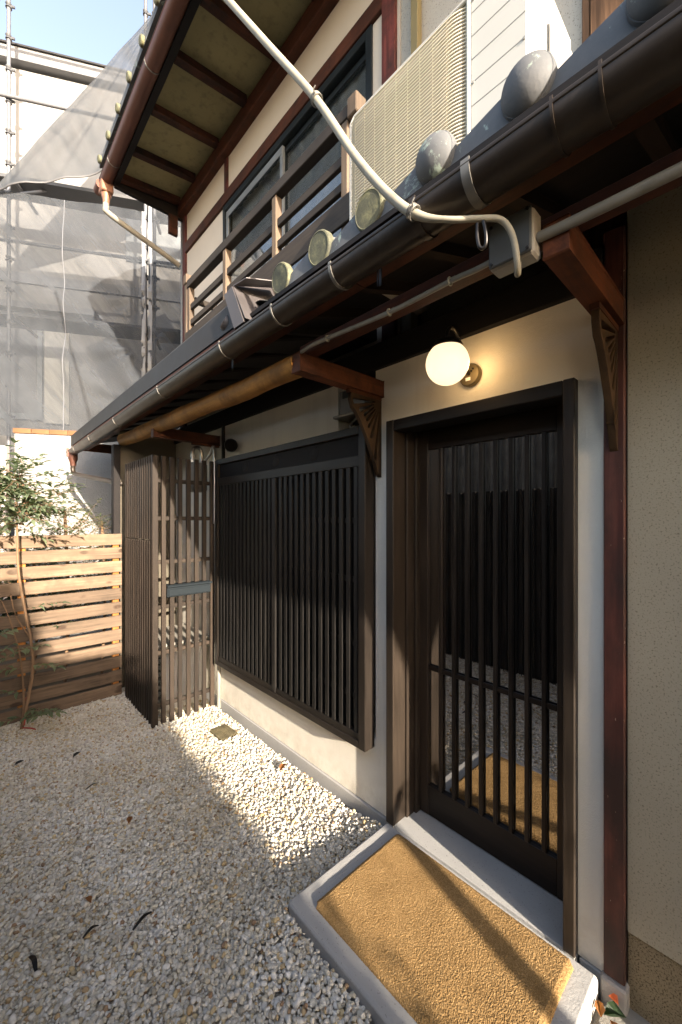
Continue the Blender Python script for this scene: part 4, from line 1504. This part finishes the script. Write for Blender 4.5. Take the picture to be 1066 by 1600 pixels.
def sprig(bm_l, bm_s, base, d, n, L, W, length, r=0.003):
    """a leaf stalk with leaves in pairs"""
    d = V(d).normalized()
    pts_ = [V(base)]
    for k in range(5):
        d = (d + V((rp.gauss(0, 0.12), rp.gauss(0, 0.12), rp.gauss(-0.03, 0.1)))).normalized()
        pts_.append(pts_[-1] + d * length / 5)
    tube(bm_s, pts_, [r * (1 - 0.14 * k) for k in range(6)], 5)
    for k in range(n):
        t = (k + 1) / n * 4.99
        i = int(t)
        p = pts_[i].lerp(pts_[i + 1], t - i)
        side = basis(d)[1] * (1 if k % 2 else -1)
        ld = (d * 0.5 + side * 0.8 + rvec(0.05) * 0.45)
        leaf(bm_l, p, ld, (rp.gauss(0, .3), rp.gauss(0, .3), 1), L * rp.uniform(0.65, 1.2), W * rp.uniform(0.75, 1.15), rp.uniform(0.05, 0.3), rp.uniform(0.05, 0.35))
    leaf(bm_l, pts_[-1], d, (0, 0, 1), L, W)


# sapling in front of the fence
sap = thing('sapling', (0.27, 3.93, 0), 'slender leafy sapling growing in gravel before the fence', 'sapling')
bm_s, bm_l = B(), B()
TX, TY = 0.245, 3.86
stem = smooth_path([(0.285, 3.97, -0.02), (0.315, 3.93, 0.18), (0.352, 3.90, 0.48), (0.335, 3.88, 0.72), (0.30, 3.87, 0.95), (0.262, 3.86, 1.25), (0.255, 3.86, 1.50), (0.250, 3.85, 1.78), (0.262, 3.84, 1.95)], 4)
tube(bm_s, stem, [0.0125 * (1 - 0.5 * k / (len(stem) - 1)) for k in range(len(stem))], 8)
stem2 = smooth_path([(0.285, 3.97, -0.02), (0.30, 3.95, 0.2), (0.28, 3.93, 0.55), (0.22, 3.91, 0.85), (0.17, 3.90, 1.02)], 4)
tube(bm_s, stem2, [0.009 * (1 - 0.6 * k / (len(stem2) - 1)) for k in range(len(stem2))], 7)
tube(bm_s, smooth_path([(0.335, 3.88, 0.72), (0.25, 3.86, 0.90), (0.215, 3.85, 1.08)], 4), 0.005, 6)
# low sprigs along the stem
for (p, d, n, ln) in [((0.34, 3.88, 0.5), (1, -0.3, 0.1), 8, 0.16), ((0.31, 3.92, 0.16), (1, -0.3, -0.1), 8, 0.20), ((0.30, 3.93, 0.14), (1, -0.4, 0.4), 8, 0.18),
                      ((0.17, 3.9, 1.02), (-0.7, 0, 0.6), 8, 0.18), ((0.2, 3.9, 0.9), (-1, -0.2, 0.2), 8, 0.2), ((0.25, 3.92, 0.7), (-0.9, -0.2, -0.2), 8, 0.22),
                      ((0.28, 3.93, 0.5), (-1, -0.3, 0.1), 8, 0.22), ((0.28, 3.95, 0.3), (-1, -0.3, 0.2), 8, 0.2), ((0.31, 3.87, 0.95), (1, -0.2, 0.1), 8, 0.20), ((0.29, 3.96, 0.1), (-0.7, -0.6, 0.1), 9, 0.2),
                      ((0.28, 3.96, 0.1), (0.2, -0.8, 0.15), 8, 0.16), ((0.24, 3.92, 0.8), (-0.3, -0.6, 0.1), 8, 0.2), ((0.26, 3.92, 0.62), (0.5, -0.5, 0.2), 7, 0.16), ((0.33, 3.89, 0.65), (-0.8, -0.4, -0.2), 8, 0.18)]:
    sprig(bm_l, bm_s, p, d, n + 3, 0.072, 0.030, ln * 1.15, 0.002)
# crown
for k in range(92):
    a = rp.uniform(0, 6.283)
    z = rp.uniform(1.55, 2.0)
    base = V((0.255 + rp.uniform(-0.04, 0.04), 3.85 + rp.uniform(-0.03, 0.03), z))
    d = V((math.cos(a), math.sin(a) * 0.7, rp.uniform(-0.25, 0.8)))
    sprig(bm_l, bm_s, base, d, rp.randint(8, 13), 0.072, 0.029, rp.uniform(0.14, 0.36), 0.0025)
for k in range(20):
    a = rp.uniform(-0.5, 0.5)
    base = V((0.28, 3.84, rp.uniform(1.62, 1.9)))
    sprig(bm_l, bm_s, base, V((math.cos(a), math.sin(a) - 0.2, rp.uniform(-0.1, 0.5))), 12, 0.066, 0.026, rp.uniform(0.25, 0.42), 0.0025)
put('trunk', bm_s, M_BARK, sap, 60)
put('foliage', bm_l, M_LEAF, sap, kind='stuff')
bm = B()
tube(bm, smooth_path([(0.300, 3.955, 0.03), (0.312, 3.935, 0.14), (0.318, 3.93, 0.25)], 4), [0.008] * 9, 7)
tube(bm, smooth_path([(0.290, 3.90, 0.035), (0.34, 3.87, 0.025), (0.365, 3.85, 0.012)], 4), [0.005] * 9, 6)
put('red_stem', bm, M_REDSTEM, sap, 60)

# shrubs behind the fence
def shrub(name, c, size, n, mat, label, L=0.05, W=0.02, ln=0.3):
    t = thing(name, (c[0], c[1], 0), label, 'shrub', 'shrubs behind the plank fence')
    bs, bl = B(), B()
    tube(bs, smooth_path([(c[0], c[1], 0), (c[0] + 0.03, c[1], c[2] * 0.5), (c[0], c[1], c[2])], 4), 0.014, 7)
    for k in range(n):
        a = rp.uniform(0, 6.283)
        zz = rp.uniform(0.35, 1.0)
        base = V((c[0] + rp.gauss(0, size * 0.25), c[1] + rp.gauss(0, size * 0.25), c[2] * zz))
        sprig(bl, bs, base, (math.cos(a), math.sin(a), rp.uniform(0.1, 1.2)), rp.randint(8, 13), L, W, rp.uniform(0.5, 1) * ln, 0.002)
    put('stem', bs, M_BARK, t, 60)
    put('foliage', bl, mat, t, kind='stuff')


shrub('shrub', (0.66, 4.62, 1.72), 0.50, 230, M_LEAFY, 'bright yellow green sunlit shrub behind the fence by the sapling', 0.035, 0.018)
shrub('shrub', (1.0, 4.75, 1.62), 0.42, 150, M_LEAF, 'dull green shrub behind the fence against the shaded white wall', 0.05, 0.012)
shrub('shrub', (0.05, 4.85, 1.65), 0.5, 150, M_LEAFD, 'dark green shrub behind the fence at its far left end', 0.06, 0.024)
shrub('bush', (-0.05, 5.55, 2.25), 0.55, 150, M_LEAFD, 'tall dark bush beside the white garden wall', 0.07, 0.028, 0.4)
shrub('bush', (0.45, 4.95, 1.30), 0.9, 420, M_LEAFD, 'low dark bush seen through the gaps of the fence', 0.05, 0.02)

# ================================================================== neighbour behind: local frame along its facade
NA, NE, NN = V((0.30, 7.30, 0)), V((0.875, -0.484, 0)).normalized(), V((0.484, 0.875, 0)).normalized()


def NP(s, d, z):
    p = NA + NE * s + NN * d
    return V((p.x, p.y, z))


def nbox(bm, s0, s1, d0, d1, z0, z1):
    g = bmesh.ops.create_cube(bm, size=1.0)
    for v in g['verts']:
        v.co = NP((s0 + s1) / 2 + v.co.x * (s1 - s0), (d0 + d1) / 2 + v.co.y * (d1 - d0), (z0 + z1) / 2 + v.co.z * (z1 - z0))


def nput(name, lst, mat, parent, **kw):
    bm = B()
    for b in lst:
        nbox(bm, *b)
    return put(name, bm, mat, parent, **kw)


nh = thing('neighbour_house', NP(0.5, 3, 0), 'white rendered house behind the scaffold and mesh sheets', 'house')
nput('wall', [(-4, 7, 1.2, 5, -0.05, 9.15)], M_NWALL, nh)
nput('eave', [(-4.2, 7.2, 1.08, 5.2, 9.20, 9.40)], M_EAVE, nh)
nput('flashing', [(-4.2, 7.2, 1.05, 5.3, 9.402, 9.43)], M_METAL, nh)
nput('band', [(-4, 7, 1.16, 1.197, 5.58, 5.74)], M_EAVE, nh)
win = nput('window', [(-0.75, 0.02, 1.14, 1.197, 3.3, 4.95)], M_ALUP, nh)
nput('shutter', [(0.06, 0.42, 1.13, 1.197, 3.25, 4.95)], M_AC, nh)
nput('awning', [(-1.3, 0.9, 0.85, 1.197, 5.02, 5.12)], M_EAVE, nh)
nput('window', [(1.3, 2.3, 1.15, 1.197, 6.2, 7.4)], M_ALUP, nh)
nput('pane', [(-0.68, -0.05, 1.125, 1.139, 3.4, 4.85)], M_EAVE, win)

gw = thing('garden_wall', NP(0.9, -0.3, 0), 'white stucco garden wall with orange brick coping behind the fence', 'wall')
nput('wall', [(0.36, 3.2, -0.40, -0.22, -0.05, 2.775)], M_WHITEWALL, gw)
for k in range(13):
    s = 0.35 + 0.212 * k
    nput('brick', [(s, s + 0.205, -0.425 + random.uniform(-.004, .004), -0.20, 2.778, 2.838 + random.uniform(-.004, .002))], M_BRICK, gw)
gl = thing('side_wall', NP(-0.8, -0.2, 0), 'pale plain wall left of the brick topped garden wall', 'wall')
nput('wall', [(-3.0, 0.12, -0.30, -0.1, -0.05, 2.55)], M_NWALL, gl)
nput('corner_pipe', [(0.22, 0.28, -0.44, -0.36, 0, 2.6)], paint('pale pink pipe', (0.55, 0.46, 0.42), 0.5), gl)

# scaffold -----------------------------------------------------------
sca = thing('scaffold', NP(0.9, 0.1, 0), 'galvanised tube scaffold in front of the white house', 'scaffold')


def ntube(name, pts_, r, mat, parent, seg=10):
    bm = B()
    tube(bm, [NP(*p) for p in pts_], r, seg)
    return put(name, bm, mat, parent, 50)


for s, d in ((0.05, 0.1), (1.84, 0.1), (1.965, 0.1), (-1.7, 0.1), (3.4, 0.1)):
    st = ntube('standard', [(s, d, -0.05), (s, d, 9.7)], 0.0243, M_SCAF, sca)
    bm = B()
    lathe(bm, [(0.024, -0.03), (0.04, -0.03), (0.04, -0.02), (0.026, 0.0), (0.04, 0.02), (0.04, 0.03), (0.024, 0.03)], NP(s, d, 2.65), (0, 0, 1), 8)
    p = NP(s, d, 2.65)
    bar(bm, p + NE * 0.02, p + NE * 0.075, 0.02, 0.03)
    c0 = put('coupler', bm, M_SCAFD, st, 40)
    if -1 < s < 2.5:
        for k in range(1, 16):
            dup(c0, (0, 0, 0.45 * k))
for z in (2.3, 5.58, 7.62, 9.65):
    ntube('ledger', [(-2.5, 0.1 - 0.05, z), (4.0, 0.1 - 0.05, z)], 0.0243, M_SCAF, sca)
for z in (4.62, 6.62):
    for k in range(3):
        nput('walk_board', [(-2.4 + 2.15 * k, -0.25 + 2.15 * k, 0.25, 0.70, z, z + 0.05)], M_SCAFD, sca)
    for s in (0.05, 1.9):
        ntube('transom', [(s, 0.1, z - 0.03), (s, 0.9, z - 0.03)], 0.0243, M_SCAF, sca)
for s0, s1, z0, z1 in ((0.05, 0.5, 6.3, 6.75), (0.05, -0.4, 6.3, 6.75)):
    ntube('brace', [(s0, 0.15, z0), (s1, 0.5, z1)], 0.018, M_SCAF, sca)


# mesh sheets ----------------------------------------------------------
def sheet(name, label, corner, nu, nv, disp, mat=None):
    """corner(u, v) -> (s, d, z)"""
    root = None
    bm = B()
    g = [[bm.verts.new(NP(*corner(i / nu, j / nv)) + NN * disp(i / nu, j / nv)) for j in range(nv + 1)] for i in range(nu + 1)]
    for i in range(nu):
        for j in range(nv):
            bm.faces.new((g[i][j], g[i + 1][j], g[i + 1][j + 1], g[i][j + 1]))
    return put(name, bm, mat or M_SHEET, None, 80, label=label, cat='mesh sheet', group='mesh sheets on the scaffold')


def nz(x, y, z=0.0):
    return mnoise.noise(V((x, y, z)))


def dispB(u, v):
    x, y = u * 3.2, v * 3.4
    diag = math.sin((x * 0.8 + y * 1.1) * 6 + 2 * nz(x, y, 3)) * 0.020 * max(0, 1 - abs(u - 0.8) * 2.5)
    tie = 0.0
    for (tu, tv) in ((0.985, 0.62), (0.985, 0.40), (0.985, 0.15), (0.03, 0.5), (0.03, 0.8)):
        r_ = math.hypot((u - tu) * 3, (v - tv) * 3)
        ang = math.atan2(v - tv, u - tu)
        tie += math.sin(ang * 9) * 0.035 * math.exp(-r_ * 1.4) * min(1, r_ * 6)
    return 0.05 * nz(x * 0.9, y * 0.9, 1) + 0.025 * nz(x * 3, y * 2.2, 2) + 0.012 * nz(x * 9, y * 5) + diag + tie


sheet('mesh_sheet', 'wide grey translucent mesh sheet hanging on the scaffold', lambda u, v: (-2.2 + 4.06 * u, -0.06, 2.80 + (6.15 - 2.80) * v + 0.10 * u * v), 150, 120, dispB)
sheet('mesh_sheet', 'narrow grey mesh sheet at the corner beside the upper storey', lambda u, v: (1.915 + 1.9 * u, -0.06, 2.80 + (6.35 - 2.80) * v), 60, 100, lambda u, v: dispB(1 - u, v))


shB = [o for o in COL.objects if o.name.startswith('mesh_sheet')]
for s, w, mt, par in ((0.80, 0.010, M_SCAF, 0), (-0.35, 0.010, M_SCAF, 0), (1.845, 0.05, M_EAVE, 0), (1.935, 0.05, M_EAVE, 1)):
    u0 = (s + 2.2) / 4.06
    bm = B()
    n = 60
    rows = []
    for k in range(n + 1):
        v = k / n
        if par == 0:
            dd = dispB(min(u0, 1), v)
            zz = 2.80 + 3.35 * v + 0.10 * u0 * v
        else:
            dd = dispB(1 - (s - 1.915) / 1.9, v)
            zz = 2.80 + 3.55 * v
        rows.append((bm.verts.new(NP(s - w / 2, -0.066 + dd, zz)), bm.verts.new(NP(s + w / 2, -0.066 + dd, zz))))
    for a, b in zip(rows, rows[1:]):
        bm.faces.new((a[0], a[1], b[1], b[0]))
    put('seam' if w < 0.03 else 'edge_band', bm, mt, shB[par])
    if w > 0.03:
        bm = B()
        lathe(bm, [(0.008, 0.006), (0.018, 0.006), (0.018, 0.0)], NP(s, -0.085 + dispB(0.985, 0.05), 3.0), -NN, 10)
        e0 = put('eyelet', bm, M_CLIP, shB[par], 40)
        for k in range(1, 8):
            dup(e0, (0, 0, 0.42 * k))


def topA(u, v):
    # triangle gathered at the peak (s 2.08, z 9.3); its lower hem runs from the far left end up to the right
    s_lo = -0.06 + 2.2 * u
    z_lo = 6.10 + 0.28 * u ** 0.6 + 0.85 * u ** 1.5
    w = v ** 0.92
    px, pz = 2.085, 9.30
    k = 1 - w
    return (px + (s_lo - px) * k + 0.02 * (u - 0.5) * w, -0.12, pz + (z_lo - pz) * k)


def dispA(u, v):
    k = (1 - v)
    return math.sin(u * 26 + 2 * nz(u * 4, v * 2, 5)) * 0.045 * (0.35 + 0.65 * k) * (0.4 + 0.6 * u) + 0.06 * nz(u * 3, v * 3, 9) * k + 0.012 * nz(u * 14, v * 9)


shA = sheet('mesh_sheet', 'upper grey mesh sheet gathered to a point beside the roof', topA, 110, 90, dispA, M_SHEET2)
bm = B()
tube(bm, [NP(*topA(k / 40, 0.0)) + NN * (dispA(k / 40, 0.0) - 0.006) for k in range(41)], 0.012, 6)
put('hem', bm, M_SCAFD, shA, 60)
bm = B()
for k in range(5):
    a = k * 1.25
    tube(bm, smooth_path([NP(2.085, -0.12, 9.27), NP(2.085 + 0.05 * math.cos(a), -0.12 + 0.05 * math.sin(a), 9.40), NP(2.09 + 0.03 * math.cos(a), -0.05, 9.62)], 4), 0.022, 7)
put('gathered_top', bm, M_SCAFD, shA, 60)

# ================================================================== opposite side of the yard (seen in the door glass)
of = thing('board_fence', (-0.69, 1.0, 0), 'dark board fence along the open side of the yard', 'fence')
bm = B()
box(bm, -0.72, -0.705, -1.6, 4.0, 0.0, 1.95)
for k in range(94):
    y = -1.59 + 0.0595 * k
    box(bm, -0.705, -0.685, y, y + 0.03, 0.0, 1.95)
put('boards', bm, M_PLANKD, of, kind='stuff')
cw = thing('shed', (-2.5, 2.0, 0), 'grey corrugated shed beyond the dark board fence', 'shed')
bm = B()
ys = [-1.0 + 0.02 * k for k in range(300)]
ring = [(bm.verts.new((-1.60 + 0.012 * math.sin(y * 60), y, 0)), bm.verts.new((-1.60 + 0.012 * math.sin(y * 60), y, 3.1))) for y in ys]
for a, b in zip(ring, ring[1:]):
    bm.faces.new((a[0], b[0], b[1], a[1]))
box(bm, -3.6, -1.62, -1.0, 4.98, 0.0, 3.1)
put('wall', bm, M_CORR, cw, 40)

# unseen leafy block behind the camera, shaped to shade the open yard
hd = thing('shade_hedge', (0, -2.5, 0), 'unseen leafy block added to shade the open part of the yard', 'shade_hedge')
bm = B()
HB = [(0.86, 0.0), (0.82, 0.7), (0.77, 0.96), (0.62, 1.30), (0.45, 1.66), (0.32, 2.05), (0.18, 2.34), (-0.40, 2.42), (-0.46, 2.7), (-0.6, 3.1), (-2.2, 3.1), (-2.2, 0.0)]
HB = [(x - (0.20 if z < 1.5 else 0.15), z) for x, z in HB]
prism(bm, [(x - 0.03, -2.55, max(z - 0.03, 0)) for x, z in HB], (0, -0.45, 0))
put('branches', bm, M_LEAFD, hd)
bl = B()
for k in range(len(HB) - 2):
    p, q = V((HB[k][0], 0, HB[k][1])), V((HB[k + 1][0], 0, HB[k + 1][1]))
    n = int((q - p).length * 260)
    for i in range(n):
        c = p.lerp(q, rp.random())
        leaf(bl, (c.x + rp.gauss(-0.02, 0.03), -2.55 - rp.uniform(0, 0.45), c.z + rp.gauss(-0.02, 0.03)), rvec(0.2), rvec(1.0), 0.06, 0.03)
put('foliage', bl, M_LEAFD, hd, kind='stuff')

# added pillar, unseen on the right: it keeps the stucco wall in the shade
boxes('shade_pillar', [(1.43, 1.597, -0.64, -0.50, -0.02, 2.30)], M_BOARD, None, 0.006, label='unseen brown timber pillar added to keep the stucco wall in shade', cat='pillar')

# unseen leaning tree added here: its stem draws the thin shadow over the mat
tr = thing('shadow_tree', (0.62, -2.5, 0), 'unseen young leaning tree added to cast the thin mat shadow', 'tree')
bs, bl = B(), B()
tube(bs, smooth_path([(0.60, -2.5, 0), (0.74, -2.5, 0.50), (0.915, -2.5, 0.98), (0.98, -2.5, 1.147), (1.03, -2.5, 1.27), (1.06, -2.5, 1.34)], 4), [0.050 - 0.0012 * k for k in range(21)], 9)
tube(bs, smooth_path([(0.84, -2.55, 0.80), (0.895, -2.55, 0.98), (0.94, -2.55, 1.12), (0.99, -2.55, 1.28)], 4), 0.006, 6)
for k in range(3):
    sprig(bl, bs, (1.04 + 0.02 * k, -2.5, 1.33), (rp.uniform(0.1, 1), rp.uniform(-.4, .4), rp.uniform(-0.3, 0.3)), 7, 0.06, 0.025, 0.16)
put('trunk', bs, M_BARK, tr, 60)
put('foliage', bl, M_LEAFD, tr, kind='stuff')

# ================================================================== small litter
def litter(name, c, ang, L, W, mat, label, cat='leaf', lift=0.03, group=None, curl=0.5):
    bm = B()
    d = V((math.cos(ang), math.sin(ang), 0.05))
    leaf(bm, V((c[0], c[1], lift)) - d * L / 2, d, (0.1, 0.1, 1), L, W, curl, -0.1)
    bmesh.ops.solidify(bm, geom=bm.faces[:], thickness=0.0012)
    put(name, bm, mat, None, label=label, cat=cat, group=group)


def sliver(c, q, w, label):
    bm = B()
    p = [V((c[0], c[1], 0.022)), V(((c[0] + q[0]) / 2 + 0.004, (c[1] + q[1]) / 2 + 0.006, 0.030)), V((q[0], q[1], 0.021))]
    pp = smooth_path(p, 4)
    vs = []
    for k, x in enumerate(pp):
        d = (V(q + (0,)) - V(c + (0,))).normalized()
        s = V((-d.y, d.x, 0)) * w * (0.4 + 0.6 * math.sin(math.pi * (k + 0.6) / (len(pp) + 0.4)))
        vs.append((bm.verts.new(x + s), bm.verts.new(x - s)))
    for a, b in zip(vs, vs[1:]):
        bm.faces.new((a[0], a[1], b[1], b[0]))
    bmesh.ops.solidify(bm, geom=bm.faces[:], thickness=0.003)
    put('fabric_strip', bm, M_BLACK, None, label=label, cat='strip', group='scraps of black sheet showing through the gravel')


sliver((0.465, 1.700), (0.545, 1.729), 0.008, 'longest black scrap in the middle of the shaded gravel')
sliver((0.158, 1.860), (0.170, 1.785), 0.008, 'upright black scrap at the gravel near the photo left edge')
sliver((0.315, 1.800), (0.372, 1.815), 0.007, 'short black scrap between two longer ones on gravel')
sliver((0.50, 2.775), (0.575, 2.795), 0.006, 'thin black scrap on the gravel further back towards the screen')
litter('leaf', (0.527, 3.207), 0.5, 0.06, 0.028, M_DRYD, 'dark green fallen leaf on gravel between sapling and screen')
litter('leaf', (0.232, 3.36), 0.2, 0.055, 0.025, M_DRYD, 'dark curled leaf lying on gravel near the sapling')
litter('leaf', (1.475, 2.131), 0.3, 0.07, 0.04, M_DRY, 'dry orange brown leaf on the sunlit gravel by the wall')
litter('leaf', (0.62, 2.32), 1.1, 0.045, 0.03, M_DRY, 'small brown leaf alone in the middle of the gravel')
litter('leaf', (0.36, 1.95), 2.0, 0.04, 0.025, M_DRY, 'small brown leaf beside the short black scrap')
litter('leaf', (1.505, 0.372), 0.4, 0.045, 0.030, M_DRY, 'yellow brown leaf in the corner between step and red post', lift=0.035)
litter('leaf', (1.555, 0.345), 1.5, 0.030, 0.028, M_ORANGE, 'bright orange curled leaf at the foot of the red post', lift=0.045)
litter('leaf', (1.53, 0.335), 2.4, 0.075, 0.05, M_LEAFD, 'dark green broken leaf on the concrete below the red post', lift=0.02)
litter('leaf', (1.49, 0.325), 0.9, 0.05, 0.03, M_DRY, 'brown leaf scrap lowest in the corner by the step', lift=0.02)
